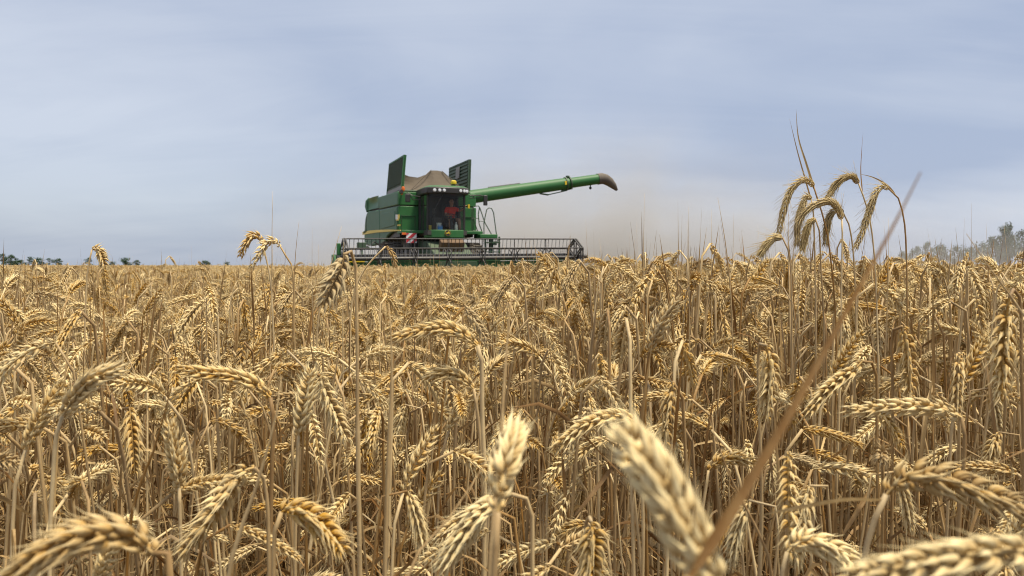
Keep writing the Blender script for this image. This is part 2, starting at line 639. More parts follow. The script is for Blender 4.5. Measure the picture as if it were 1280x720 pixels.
def PS(px, py, l):
    """local point on the plane x = l."""
    a = (px - 640) / FPX
    yl = (X0 + CS * l - a * (Y0 + SN * l)) / (SN + a * CS)
    Yw = Y0 + SN * l + CS * yl
    return Vector((l, yl, at(px, py, Yw).z))


def combine():
    T = comb_root
    # ---- body core, dark, seen in the gaps and under the panels
    b = MB()
    b.box((0, 4.3, 2.65), (2.5, 5.9, 1.4))
    b.box((0, 4.0, 1.55), (1.7, 5.2, 0.9))
    b.box((0, 7.0, 1.6), (1.5, 1.0, 0.9), (R(12), 0, 0))
    b.build('chassis', M['black'], T)
    # ---- side panels: machine's right (picture left) and left
    for s in (-1, 1):
        xo, xi = s * 1.36, s * 1.22
        rear = [(4.3, 1.78), (4.35, 3.02), (6.7, 3.11), (7.05, 3.06), (7.32, 2.9), (7.5, 2.65), (7.6, 2.35), (7.63, 2.05), (7.58, 1.84), (6.0, 1.74)]
        b = MB(); b.prism(rear, 'x', xi, xo)
        rp = b.build('rear_side_panel', M['green_dusty'], T, 0.05)
        b = MB()
        b.prism([(7.13, 2.25), (7.0, 2.9), (7.17, 2.92), (7.29, 2.3)], 'x', xo - s * 0.02, xo + s * 0.012)
        b.build('vent_slot', M['green_dark'], rp)
        front = [(1.32, 2.12), (1.32, 2.93), (4.30, 3.01), (4.25, 1.78), (3.7, 1.72), (2.95, 2.02), (2.2, 2.12)]
        b = MB(); b.prism(front, 'x', xi, xo)
        sd_ = b.build('side_door', M['green_dusty'], T, 0.04)
        b = MB()
        b.prism([(1.55, 2.32), (1.55, 2.8), (3.95, 2.86), (4.0, 2.30)], 'x', xo - s * 0.01, xo + s * 0.022)
        b.build('door_skin', M['green_dusty'], sd_, 0.015)
        up = [(1.32, 2.97), (1.32, 3.42), (4.6, 3.50), (4.6, 3.06)]
        b = MB(); b.prism(up, 'x', xi, xo - s * 0.03)
        b.build('tank_side', M['green_dusty'], T, 0.03)
        # scooped rear shoulder (air intake)
        b = MB()
        prof = []
        for k in range(9):
            a = PI * (k / 8) - PI / 2
            prof.append((5.95 + 1.15 * math.sin(a), 3.34 + 0.0 * k))
        nseg = 14
        vs, fs = [], []
        for i in range(nseg + 1):
            y = 4.62 + 2.3 * i / nseg
            bul = 0.13 * math.sin(PI * min(1, i / nseg * 1.0)) - 0.02
            for j in range(6):
                z = 3.10 + 0.45 * j / 5 + 0.05 * i / nseg
                inn = 0.14 * math.sin(PI * j / 5) * math.sin(PI * i / nseg)
                vs.append((xo - s * (0.02 + inn * 0.9) + s * bul * 0.3, y, z))
        for i in range(nseg):
            for j in range(5):
                fs.append((i * 6 + j, (i + 1) * 6 + j, (i + 1) * 6 + j + 1, i * 6 + j + 1))
        b.add(vs, fs)
        b.box((s * 1.13, 5.8, 3.3), (0.1, 2.3, 0.5))
        b.build('air_intake', M['green'], T)
        b = MB()
        b.tube([(xo - s * .03, 6.9, 3.12), (xo - s * .03, 7.02, 3.3), (xo - s * .05, 6.98, 3.52), (xo - s * .1, 6.9, 3.62)], [0.07, 0.1, 0.1, 0.06], 10)
        b.build('rear_lamp_housing', M['green_dusty'], T)
    b = MB(); b.box((0, 5.8, 3.36), (2.3, 2.6, 0.42)); b.build('engine_cover', M['green_dark'], T, 0.06)
    b = MB(); b.box((0, 7.36, 2.5), (2.3, 0.3, 1.3)); b.build('rear_hood', M['green_dusty'], T, 0.12)
    # ---- yellow stripe, badge and number on the visible side
    def plate(pts, name, mat, l=-1.366, th=0.012, par=T):
        q = [PS(px, py, l) for px, py in pts]
        n = len(q)
        b_ = MB()
        b_.add(q + [p + Vector((th, 0, 0)) for p in q], [tuple(range(n)), tuple(range(2 * n - 1, n - 1, -1))] + [(i, (i + 1) % n, n + (i + 1) % n, n + i) for i in range(n)])
        return b_.build(name, mat, par)
    st = plate([(453.2, 290), (462, 288.2), (472, 287.3), (485, 287), (500.5, 287.3), (500.8, 288.4), (485, 289.6), (472, 290.6), (462, 292), (453.2, 293.6)], 'side_stripe', M['yellow'], -1.384)
    fc = bpy.data.curves.new('lettering', 'FONT')
    fc.body = 'JOHN DEERE'
    fc.size = 0.135; fc.extrude = 0.003
    ftmp = bpy.data.objects.new('lettering_curve', fc)
    fme = bpy.data.meshes.new_from_object(ftmp)
    bpy.data.objects.remove(ftmp)
    fo = bpy.data.objects.new('lettering', fme)
    COL.objects.link(fo)
    p0 = PS(454.4, 292.3, -1.388)
    fo.location = p0; fo.rotation_euler = (R(90), R(-3.5), R(-90))
    fme.materials.clear(); fme.materials.append(M['green_dark'])
    fo.parent = st
    plate([(494.6, 268.3), (497, 268.2), (497, 274.2), (494.6, 274.2)], 'badge', M['white'], -1.392)
    plate([(497.2, 268.2), (499.2, 268), (499.2, 272.5), (498.4, 275.6), (495, 275.7), (495.6, 274.5), (497.2, 273.6)], 'badge', M['yellow'], -1.392)
    for k in range(4):
        x = 496.6 + k * 1.05
        plate([(x, 282.7), (x + 0.5, 280.9), (x + 1.25, 280.5), (x + 0.75, 282.3)], 'number_mark', M['yellow'], -1.392)
    # ---- bright front panels beside the cab
    for s in (-1, 1):
        b = MB()
        b.box((s * 0.985, 1.27, 2.545), (0.67, 0.08, 0.79))
        fp = b.build('front_panel', M['green'], T, 0.02)
        b = MB(); b.box((s * 0.985, 1.27, 3.185), (0.67, 0.08, 0.43)); b.build('front_panel', M['green'], T, 0.02)
        b = MB()
        b.box((s * 1.0, 1.218, 2.62), (0.52, 0.03, 0.012)); b.box((s * 1.0, 1.218, 2.16), (0.52, 0.03, 0.012))
        b.box((s * 0.78, 1.218, 2.4), (0.012, 0.03, 0.5)); b.box((s * 1.22, 1.218, 2.4), (0.012, 0.03, 0.5))
        b.build('hatch_frame', M['green_dark'], fp)
        b = MB(); b.box((s * 0.98, 0.95, 2.08), (0.74, 0.7, 0.10)); b.build('platform_beam', M['green'], T, 0.015)
    b = MB(); b.box((0, 1.27, 3.32), (1.3, 0.1, 0.3)); b.box((0, 2.7, 3.44), (2.3, 2.8, 0.06)); b.build('tank_rim', M['green_dark'], T, 0.02)
    # ---- cab
    plan = [(-0.62, 0.30), (-0.52, 0.08), (-0.28, -0.02), (0.0, -0.05), (0.28, -0.02), (0.52, 0.08), (0.62, 0.30)]
    b = MB()
    b.box((0, 0.64, 2.04), (1.28, 1.2, 0.14))
    b.box((0, 1.2, 2.7), (1.22, 0.06, 1.2))
    b.box((0.58, 0.95, 2.5), (0.08, 0.5, 0.8))
    b.build('cab_shell', M['interior'], T)
    b = MB(); b.prism([(x * 1.02, y - 0.04) for x, y in plan] + [(0.63, 0.62), (-0.63, 0.62)], 'z', 1.88, 2.125)
    fb = b.build('front_beam', M['green'], T, 0.02)
    for x, y, wd in ((-0.60, 0.22, 0.05), (0.60, 0.22, 0.06), (-0.63, 1.15, 0.08), (0.63, 1.15, 0.08), (-0.63, 0.7, 0.03)):
        b = MB(); b.bar((x, y, 2.12), (x, y - 0.02, 3.3), wd)
        b.build('cab_pillar', M['black'], T)
    # windscreen: curved, with thickness
    b = MB()
    zz = [2.125, 2.5, 2.9, 3.28]
    n = len(plan)
    def wall(off):
        return [(x * (1 + off) , y - off - 0.03 * ((z - 2.1) / 1.2), z) for z in zz for x, y in plan]
    v1 = wall(0.0); v2 = wall(-0.012)
    b.add(v1 , [(r_ * n + i, r_ * n + i + 1, (r_ + 1) * n + i + 1, (r_ + 1) * n + i) for r_ in range(3) for i in range(n - 1)])
    b.build('windscreen', M['glass'], T, fixn=False)
    for s in (-1, 1):
        b = MB(); b.add([(s * .622, .30, 2.125), (s * .635, 1.12, 2.125), (s * .635, 1.12, 3.28), (s * .622, .28, 3.28)], [(0, 1, 2, 3)])
        b.build('side_window', M['glass'], T, fixn=False)
    # roof
    outl = [(-0.74, 0.28), (-0.68, -0.02), (-0.45, -0.16), (0.0, -0.2), (0.45, -0.16), (0.68, -0.02), (0.74, 0.28), (0.72, 1.3), (-0.72, 1.3)]
    b = MB(); b.prism(outl, 'z', 3.255, 3.46); rf = b.build('cab_roof', M['black'], T, 0.03)
    b = MB()
    tp = [(x * 0.97, y + 0.03) for x, y in outl]; t2 = [(x * 0.82, y * 0.8 + 0.12) for x, y in outl]
    k = len(tp)
    b.add([(x, y, 3.462) for x, y in tp] + [(x, y, 3.52) for x, y in t2], [tuple(range(k - 1, -1, -1)), tuple(range(k, 2 * k))] + [(i, (i + 1) % k, k + (i + 1) % k, k + i) for i in range(k)])
    b.build('roof_cap', M['green'], T, 0.02)
    for px in (543.2, 549.3, 554.8, 575.4, 580.2, 584.2):
        # find the roof edge depth for this lateral position
        p = PL(px, 239.4, -0.1)
        x = max(-.66, min(.66, p.x))
        y = float(np.interp(x, [q[0] for q in outl[:7]], [q[1] for q in outl[:7]]))
        b = MB()
        b.lathe([(0.012, -0.03), (0.04, -0.028), (0.052, -0.005), (0.055, 0.03)], 14, 'y', (x, y - 0.005, 3.352))
        b.build('headlight', M['lamp'], T)
    b = MB(); b.lathe([(0.07, 0), (0.075, 0.05), (0.06, 0.06)], 14, 'z', (0.23, 0.15, 3.52)); bc = b.build('beacon_base', M['green_dark'], T)
    b = MB(); b.lathe([(0.09, 0), (0.1, 0.03), (0.09, 0.1), (0.05, 0.125), (0.01, 0.13)], 16, 'z', (0.23, 0.15, 3.585)); b.build('beacon', M['yellow'], T)
    b = MB(); b.tube([(-0.18, -0.06, 3.26), (-0.36, -0.07, 2.9), (-0.45, -0.05, 2.72)], 0.012, 6); b.build('wiper', M['black'], T)
    # front badge: black disc, yellow ring, leaping animal
    e = PL(560, 291.3, -0.12)
    b = MB(); b.lathe([(0.096, -0.014), (0.096, 0.02)], 24, 'y', (e.x, -0.112, e.z)); bd = b.build('front_badge', M['yellow'], T)
    b = MB(); b.lathe([(0.09, -0.018), (0.09, 0.0)], 24, 'y', (e.x, -0.112, e.z)); b.build('badge_field', M['black'], bd)
    deer = [(-.072, -.012), (-.05, .01), (-.02, .012), (.012, .03), (.03, .062), (.036, .035), (.062, .022), (.04, .012), (.05, -.02), (.075, -.04), (.045, -.032), (.02, -.012), (-.02, -.018), (-.045, -.05), (-.035, -.018), (-.055, -.012)]
    b = MB(); b.prism([(e.x + x, e.z + z) for x, z in deer], 'y', -0.136, -0.128); b.build('leaping_deer', M['yellow'], bd)
    # seat, column and wheel inside
    b = MB(); b.box((0.3, 0.74, 2.30), (0.46, 0.48, 0.14)); b.box((0.3, 1.0, 2.66), (0.44, 0.12, 0.68), (R(-8), 0, 0)); b.box((0.3, 0.74, 2.17), (0.28, 0.3, 0.14))
    b.build('seat', M['interior'], T, 0.04)
    b = MB(); b.bar((0.2, 0.22, 2.1), (0.2, 0.36, 2.56), 0.07); b.build('steering_column', M['black'], T)
    b = MB()
    ring = [Vector((0.2 + 0.19 * math.cos(a), 0.38 + 0.15 * math.sin(a), 2.58 + 0.09 * math.sin(a))) for a in [2 * PI * i / 20 for i in range(21)]]
    b.tube(ring, 0.014, 6, cap=False); b.bar(ring[0], ring[10], 0.02); b.build('steering_wheel', M['black'], T)
    b = MB(); b.box((-0.2, 0.66, 2.33), (0.22, 0.5, 0.4)); b.bar((-0.32, 0.3, 2.1), (-0.36, 0.34, 2.65), 0.05); b.box((-0.36, 0.33, 2.72), (0.14, 0.05, 0.18)); b.build('console', M['interior'], T, 0.02)
    # ---- grain tank canvas
    b = MB()
    nu, nv = 30, 16
    us = np.linspace(-1.10, 1.10, nu + 1)
    def ztop(u): return float(np.interp(u, [-1.1, -0.8, -0.5, -0.2, -0.02, 0.15, 0.33, 0.55, 0.8, 1.1], [4.10, 3.99, 3.96, 4.08, 4.22, 4.225, 4.2, 4.02, 3.80, 3.60]))
    vs, fs = [], []
    rg = random.Random(3)
    for j in range(nv + 1):
        t = j / nv
        for u in us:
            if t <= 0.5:
                k = t * 2
                sag = -0.05 * math.sin(PI * k)
                y = 1.42 + 0.55 * k - sag * 0.8
                z = 3.46 + (ztop(u) - 3.46) * k
            else:
                k = t * 2 - 1
                y = 1.97 + 1.9 * k
                z = ztop(u) - 0.05 * math.sin(PI * k) - 0.1 * k
            fold = 0.006 * math.sin(u * 11 + t * 5) * math.sin(PI * min(1, t * 2)) + rg.uniform(-.003, .003)
            # the front is stretched between two hoops: a flat middle gore and two side gores set back
            fold -= 0.16 * max(0, abs(u - .15) - .22 - .62 * (1 - min(1, t * 2))) * math.sin(PI * min(1, t * 2))
            vs.append((u, y - fold, z + fold))
    for j in range(nv):
        for i in range(nu):
            fs.append((j * (nu + 1) + i, j * (nu + 1) + i + 1, (j + 1) * (nu + 1) + i + 1, (j + 1) * (nu + 1) + i))
    b.add(vs, fs)
    cvs = b.build('tank_canvas', M['canvas'], T, angle=14, fixn=False)
    sm = cvs.modifiers.new('thick', 'SOLIDIFY'); sm.thickness = 0.012
    b = MB()
    b.tube([(-0.04, 1.94, 4.225), (-0.5, 1.63, 3.83), (-.86, 1.43, 3.48)], 0.014, 6); b.tube([(0.33, 1.94, 4.205), (0.7, 1.64, 3.82), (.98, 1.43, 3.48)], 0.014, 6)
    b.build('canvas_seam', M['canvas'], T)
    # ---- tank flaps
    def flap(x, topdx, ztop_, ribs_vertical, side):
        bl, ln, h = Vector((x, 1.45, 3.5)), 2.5, ztop_ - 3.5
        upv = Vector((topdx, 0, h)).normalized(); H = Vector((topdx, 0, h)).length
        nrm = Vector((0, 1, 0)).cross(upv).normalized()   # local x-ish
        def P(a, c, o): return bl + Vector((0, a, 0)) + upv * c + nrm * o
        def slab(b_, a0, a1, c0, c1, o0, o1):
            q = [P(a, c, o) for o in (o0, o1) for a, c in ((a0, c0), (a1, c0), (a1, c1), (a0, c1))]
            b_.add(q, [(0, 3, 2, 1), (4, 5, 6, 7), (0, 1, 5, 4), (1, 2, 6, 5), (2, 3, 7, 6), (3, 0, 4, 7)])
        b_ = MB()
        slab(b_, 0, ln, 0.1, H, -0.015, 0.015)
        if ribs_vertical:
            for i in range(14):
                a = 0.14 + i * (ln - 0.28) / 13
                slab(b_, a - 0.03, a + 0.03, 0.2, H - 0.08, -0.055, 0.055)
        else:
            for i in range(7):
                c = 0.24 + i * (H - 0.36) / 6
                slab(b_, 0.1, ln - 0.1, c - 0.03, c + 0.03, -0.055, 0.055)
        fl = b_.build('tank_flap', M['flap'] if side < 0 else M['green_dark'], T)
        b_ = MB()
        for q in ((0, 0.06, 0.03, H), (ln - 0.06, ln, 0.03, H), (0.06, ln - 0.06, H - 0.05, H)):
            slab(b_, *q, -0.045, 0.045)
        b_.build('flap_rim', M['green'] if side < 0 else M['green_dark'], fl)
        b_ = MB(); slab(b_, 0.06, ln - 0.06, 0.0, 0.13, -0.03, 0.03); b_.build('hinge_strip', M['grey'], fl)
        if side > 0:
            b_ = MB(); slab(b_, 1.0, 1.42, 0.55, 0.95, -0.09, -0.06); b_.build('flap_bracket', M['grey'], fl)
    flap(-1.14, 0.10, 4.63, True, -1)
    flap(1.14, 0.04, 4.58, False, 1)
    # ---- unloading auger
    a0, a1 = Vector((0.85, 1.7, 3.27)), Vector((6.12, 1.7, 4.13))
    d = (a1 - a0)
    j = a0 + d * 0.755
    b = MB(); b.tube([a0, a0 + d * 0.4, j], [0.235, 0.22, 0.205], 24); au = b.build('unloading_auger', M['green'], T)
    b = MB(); b.tube([j, a1], [0.185, 0.18], 24); b.build('auger_extension', M['green'], T)
    b = MB()
    for k_, r_ in ((0.745, 0.235), (0.775, 0.235)):
        b.tube([a0 + d * k_, a0 + d * (k_ + 0.008)], r_, 20)
    b.bar(a0 + d * 0.72 + Vector((0, 0, -.24)), a0 + d * 0.80 + Vector((0, 0, -.2)), 0.06)
    b.bar(a0 + d * 0.56 + Vector((0, -.03, -.22)), a0 + d * 0.62 + Vector((0, -.03, -.31)), 0.05)
    b.bar(a0 + d * 0.61 + Vector((0, -.03, -.31)), a0 + d * 0.76 + Vector((0, -.03, -.25)), 0.035)
    b.box(a0 + d * 0.765 + Vector((0, 0, 0.24)), (0.1, 0.1, 0.06))
    b.build('auger_collar', M['green_dark'], au)
    b = MB(); b.box(a0 + d * 0.735 + Vector((0, -0.205, 0.02)), (0.07, 0.02, 0.13), (0, R(-9), 0)); b.build('warning_label', M['yellow'], au)
    b = MB(); b.bar(a0 + d * 0.2 + Vector((0, 0, .235)), a0 + d * 0.42 + Vector((0, 0, .225)), 0.05); b.build('auger_rail', M['grey'], au)
    b = MB(); b.tube([a0 + d * 0.935 + Vector((0, 0, -.17)), a0 + d * 0.935 + Vector((0, 0, -.27))], 0.02, 6); b.lathe([(0.02, -.05), (0.05, -.02), (0.05, .02), (0.02, .05)], 10, 'z', a0 + d * 0.935 + Vector((0, 0, -.28))); b.build('auger_camera', M['black'], au)
    u = d.normalized()
    pts = [a1 - u * 0.06, a1 + u * 0.12, a1 + u * 0.27 + Vector((0, 0, -0.05)), a1 + u * 0.44 + Vector((0, 0, -0.17)), a1 + u * 0.60 + Vector((0, 0, -0.33)), a1 + u * 0.74 + Vector((0, 0, -0.50))]
    b = MB(); b.tube(pts, [0.2, 0.2, 0.19, 0.165, 0.12, 0.045], 20); b.build('auger_spout', M['boot'], T)
    # ---- mirrors, beacon, boards
    b = MB()
    m = PL(510, 247.5, 0.75)
    b.tube([PL(526, 246, 0.4), PL(516, 244.5, 0.7), m + Vector((0, 0, .18)), m], 0.018, 6)
    b.tube([PL(526, 249, 0.4), PL(517, 250, 0.7), PL(511.5, 243, 0.75)], 0.014, 6)
    b.build('mirror_arm', M['black'], T)
    b = MB(); b.box(m, (0.16, 0.08, 0.27)); b.build('mirror', M['black'], T, 0.02)
    b = MB()
    m = PL(606.8, 250.5, 0.2)
    b.tube([PL(587, 244.5, 0.1), PL(600, 244, 0.15), PL(606, 246, 0.2), m], 0.02, 6); b.tube([PL(587, 247.5, 0.1), PL(602, 247.5, 0.2)], 0.014, 6); b.tube([PL(592, 244.5, .1), PL(592, 247.5, .1)], 0.014, 6)
    b.build('mirror_arm', M['black'], T)
    b = MB(); b.box(m, (0.13, 0.08, 0.33)); b.build('mirror', M['black'], T, 0.02)
    b = MB(); q = PL(504.3, 236, 1.1); b.lathe([(0.05, -.06), (0.06, 0.0), (0.05, 0.06), (0.02, 0.075)], 12, 'z', q); b.tube([PL(502.5, 243, 1.2), q + Vector((0, 0, -.06))], 0.03, 8); b.build('orange_beacon', M['orange'], T)
    b = MB(); q = PL(502, 239.5, 1.1); b.lathe([(0.06, -.05), (0.07, .05)], 12, 'y', q); b.build('work_lamp', M['black'], T)
    b = MB(); b.box(PL(586, 258, 0.9), (0.06, 0.05, 0.13)); b.build('side_marker', M['yellow'], T)
    c0, c1 = PL(508.0, 291.3, 0.55), PL(521.0, 303.8, 0.55)
    w_, h_ = c1.x - c0.x, c0.z - c1.z
    b = MB(); b.box(((c0.x + c1.x) / 2, 0.56, (c0.z + c1.z) / 2), (w_, 0.02, h_)); wb = b.build('warning_board', M['white'], T)
    b = MB()
    def clipd(k0, k1):
        poly = [(0, 0), (1, 0), (1, 1), (0, 1)]
        for sgn, kk in ((1, k0), (-1, -k1)):
            out_ = []
            for i in range(len(poly)):
                p, q = poly[i], poly[(i + 1) % len(poly)]
                fp_, fq = sgn * (p[0] - p[1]) - kk, sgn * (q[0] - q[1]) - kk
                if fp_ >= 0: out_.append(p)
                if fp_ * fq < 0:
                    t = fp_ / (fp_ - fq)
                    out_.append((p[0] + t * (q[0] - p[0]), p[1] + t * (q[1] - p[1])))
            poly = out_
        return poly
    for k0, k1 in ((-1.0, -0.72), (-0.36, 0.02), (0.38, 0.76)):
        pl = clipd(k0, k1)
        if len(pl) > 2:
            b.prism([(c0.x + p[0] * w_, c1.z + p[1] * h_) for p in pl], 'y', 0.540, 0.547)
    b.build('red_stripes', M['red'], wb)
    b = MB(); b.box(PL(505, 292, 0.6), (0.12, 0.06, 0.07)); b.build('indicator', M['orange'], T)
    b = MB(); b.bar(PL(514, 291, .6), PL(514, 288, .62), 0.04); b.build('board_bracket', M['black'], T)
    # ---- ladder and rails on the machine's left
    b = MB()
    P6 = lambda *q: [PL(x, y, 0.7) for x, y in q]
    rr = 0.017
    b.tube(P6((590, 288), (590, 263), (592.5, 257.8), (598, 257.4), (600, 260), (606, 278), (615.5, 295)), rr, 6)
    b.tube(P6((605, 294), (605, 278), (608.5, 262), (611, 260), (614.5, 260.6), (617, 266), (622, 304)), rr, 6)
    b.tube(P6((599.5, 259), (598, 268), (599, 280), (603.5, 292)), rr, 6)
    b.tube(P6((592, 260), (591.5, 272), (597, 289)), rr, 6)
    b.tube(P6((590, 273), (598, 273)), rr * .8, 6); b.tube(P6((591, 288.5), (598, 289)), rr * .8, 6); b.tube(P6((599, 276.5), (605.5, 277)), rr * .6, 6)
    b.build('handrail', M['green_dark'], T)
    b = MB(); q0, q1 = PL(596, 295.5, 0.7), PL(618, 296, 0.7)
    b.box(((q0.x + q1.x) / 2, 0.7, q0.z), (q1.x - q0.x, 0.7, 0.13)); b.build('step_platform', M['green'], T, 0.02)
    b = MB(); q = PL(614.5, 303, .45); b.box((q.x, .5, q.z - .1), (0.12, 0.12, 0.5)); b.box(PL(618, 304, .4), (0.14, .1, .12)); b.build('ladder_post', M['green_dark'], T)
    b = MB()
    for k_ in range(5):
        b.box((1.62, 0.42, 0.55 + 0.3 * k_), (0.5, 0.18, 0.035))
    b.bar((1.38, .42, .45), (1.38, .42, 1.95), .05); b.bar((1.86, .42, .45), (1.86, .42, 1.95), .05)
    b.build('ladder', M['green_dark'], T)
    # ---- wheels
    def wheel(x, y, r, wd):
        b_ = MB()
        b_.lathe([(r * .55, -wd / 2 * .8), (r * .8, -wd / 2), (r * .94, -wd / 2 * .85), (r, -wd / 2 * .4), (r, wd / 2 * .4), (r * .94, wd / 2 * .85), (r * .8, wd / 2), (r * .55, wd / 2 * .8)], 36, 'x', (x, y, r))
        for k_ in range(22):
            a = 2 * PI * k_ / 22
            for s in (-1, 1):
                aa = a + (0.07 if s > 0 else -0.07)
                b_.box((x + s * wd * .22, y + math.cos(aa) * r, r + math.sin(aa) * r), (wd * .5, 0.1, 0.07), (aa + PI / 2, 0, 0))
        w1 = b_.build('wheel', M['rubber'], T)
        b_ = MB(); b_.lathe([(r * .08, -wd * .32), (r * .5, -wd * .3), (r * .56, -wd * .42), (r * .56, wd * .42), (r * .5, wd * .3), (r * .08, wd * .32)], 24, 'x', (x, y, r)); b_.build('rim', M['yellow'], w1)
    for s in (-1, 1):
        wheel(s * 1.38, 2.1, 0.88, 0.62)
        wheel(s * 1.2, 6.3, 0.6, 0.42)
    b = MB(); b.bar((-1.4, 2.1, .88), (1.4, 2.1, .88), .3); b.bar((-1.2, 6.3, .6), (1.2, 6.3, .6), .18); b.build('axle', M['black'], T)
    # ---- feeder house
    b = MB(); b.prism([(-1.15, 0.4), (-1.15, 1.15), (0.2, 1.75), (1.5, 1.85), (1.5, 1.1)], 'x', -0.62, 0.62); fh = b.build('feeder_house', M['green_dark'], T, 0.03)
    b = MB(); b.box((0.0, -0.42, 1.62), (0.75, 0.3, 0.34), (R(24), 0, 0)); b.build('feeder_cover', M['rust'], fh, 0.02)
    # ---- header
    ZT = 0.010                                     # the table leans a touch
    XL, XR = -3.72, 3.56
    hz = lambda x: ZT * (x + 0.1)
    def hbox(b_, x0, x1, y, z, sy, szz):
        q = []
        for zz_ in (-szz / 2, szz / 2):
            for x, yy in ((x0, -sy / 2), (x1, -sy / 2), (x1, sy / 2), (x0, sy / 2)):
                q.append((x, y + yy, z + zz_ + hz(x)))
        b_.add(q, [(0, 3, 2, 1), (4, 5, 6, 7), (0, 1, 5, 4), (1, 2, 6, 5), (2, 3, 7, 6), (3, 0, 4, 7)])
    b = MB()
    hbox(b, XL, XR, -1.08, 0.78, 0.05, 0.7)
    hbox(b, XL, XR, -1.6, 0.30, 1.3, 0.05)
    hbox(b, XL, XR, -1.10, 1.16, 0.10, 0.03)
    hd = b.build('header', M['green'], T)
    b = MB(); hbox(b, XL, XR, -1.08, 1.27, 0.16, 0.17); b.build('header_beam', M['black_steel'], hd, 0.01)
    b = MB(); hbox(b, XL + .3, XL + .9, -1.17, 1.145, 0.01, 0.03); b.build('yellow_strip', M['yellow'], hd)
    b = MB(); b.tube([(XL + .05, -1.5, 0.68 + hz(XL)), (XR - .05, -1.5, 0.68 + hz(XR))], 0.2, 20)
    for i in range(150):
        x = XL + 0.1 + i * (XR - XL - 0.2) / 149
        a = i * 0.9 * (1 if x < 0 else -1)
        b.box((x, -1.5 + .25 * math.cos(a), .68 + hz(x) + .25 * math.sin(a)), (.07, .1, .16), (a, 0, 0))
    b.build('auger_drum', M['black_steel'], hd)
    b = MB(); hbox(b, XL, XR, -2.3, 0.27, 0.08, 0.03)
    for i in range(95):
        x = XL + .04 + i * (XR - XL - .08) / 94
        b.add([(x - .012, -2.3, .28 + hz(x)), (x + .012, -2.3, .28 + hz(x)), (x, -2.42, .26 + hz(x)), (x, -2.3, .25 + hz(x))], [(0, 1, 2), (0, 2, 3), (1, 3, 2), (0, 3, 1)])
    b.build('cutter_bar', M['grey'], hd)
    for x, s in ((XL, -1), (XR, 1)):
        b = MB(); b.prism([(-1.0, .2), (-1.0, 1.32), (-1.5, 1.3), (-2.4, .62), (-3.0, .24)], 'x', x - .03, x + .03); b.build('end_shield', M['green'], hd, 0.02)
        b = MB(); b.tube([(x, -2.3, .5), (x, -2.95, .3), (x + s * .03, -3.4, .2)], [.12, .08, .02], 10); b.build('divider', M['green'], hd)
    b = MB(); q0, q1 = PL(421.2, 304, -1.9), PL(425.6, 319, -1.9)
    b.box(((q0.x + q1.x) / 2, -1.9, (q0.z + q1.z) / 2), (q1.x - q0.x, .16, q0.z - q1.z)); b.build('end_post', M['green'], hd, 0.015)
    b = MB(); q = PL(452, 306.5, -0.9); b.box(q, (.25, .2, .16)); b.bar(q, (q.x, -1.0, 1.2), .06); b.bar(q + Vector((.1, 0, -.08)), PL(462, 309, -1), .03); b.build('hydraulic_box', M['green_dark'], hd, 0.01)
    b = MB(); q = PL(457, 309, -0.95); b.tube([q, PL(464, 306, -.8), PL(468, 302, -.5), PL(477, 309, -.3)], 0.016, 6); b.build('hose', M['black'], hd)
    # reel
    RX0, RX1, RY, RZ, RR = XL + 0.14, XR - 0.1, -2.15, 1.215, 0.56
    b = MB(); b.tube([(RX0, RY, RZ + hz(RX0)), (RX1, RY, RZ + hz(RX1))], 0.055, 14); b.build('reel_shaft', M['black_steel'], hd)
    for k_ in range(6):
        a = R(90 + 60 * k_)
        dy, dz = RR * math.cos(a), RR * math.sin(a)
        b = MB(); b.tube([(RX0, RY + dy, RZ + dz + hz(RX0)), (RX1, RY + dy, RZ + dz + hz(RX1))], 0.019, 8); b.build('reel_bat', M['black_steel'], hd)
        b = MB()
        nT = 58
        for i in range(nT):
            x = RX0 + 0.06 + i * (RX1 - RX0 - 0.12) / (nT - 1)
            zz_ = RZ + dz + hz(x)
            b.tube([(x, RY + dy, zz_), (x, RY + dy + .02, zz_ - .10), (x, RY + dy + .05, zz_ - .25)], [0.009, 0.008, 0.006], 4)
        b.build('tine_row', M['tine'] if k_ in (1, 2, 3, 4, 5) else M['black_steel'], hd)
    xs = [RX0, RX0 + .07] + [RX0 + (RX1 - RX0) * i / 7 for i in range(1, 7)] + [RX1 - .07, RX1]
    for x in xs:
        b = MB()
        ends = x < RX0 + .1 or x > RX1 - .1
        v6 = [Vector((x, RY + RR * math.cos(R(90 + 60 * k_)), RZ + hz(x) + RR * math.sin(R(90 + 60 * k_)))) for k_ in range(6)]
        c = Vector((x, RY, RZ + hz(x)))
        for k_ in range(6):
            b.bar(c, v6[k_], .032 if ends else .022)
            if ends:
                b.bar(v6[k_], v6[(k_ + 1) % 6], .035)
            else:
                b.bar(c.lerp(v6[k_], .55), c.lerp(v6[(k_ + 1) % 6], .55), .02)
        b.build('reel_spider', M['black_steel'], hd)
    for x in (RX0 - .06, RX1 + .06):
        b = MB(); b.bar((x, -1.05, 1.3 + hz(x)), (x, RY - .15, RZ + .02 + hz(x)), .09, .12); b.build('reel_arm', M['black_steel'], hd)
    b = MB(); b.tube([(XR - .02, RY, RZ + .03 + hz(XR)), (XR + .28, RY, RZ + .03 + hz(XR))], [.08, .05], 12); b.build('reel_motor', M['black_steel'], hd)


combine()


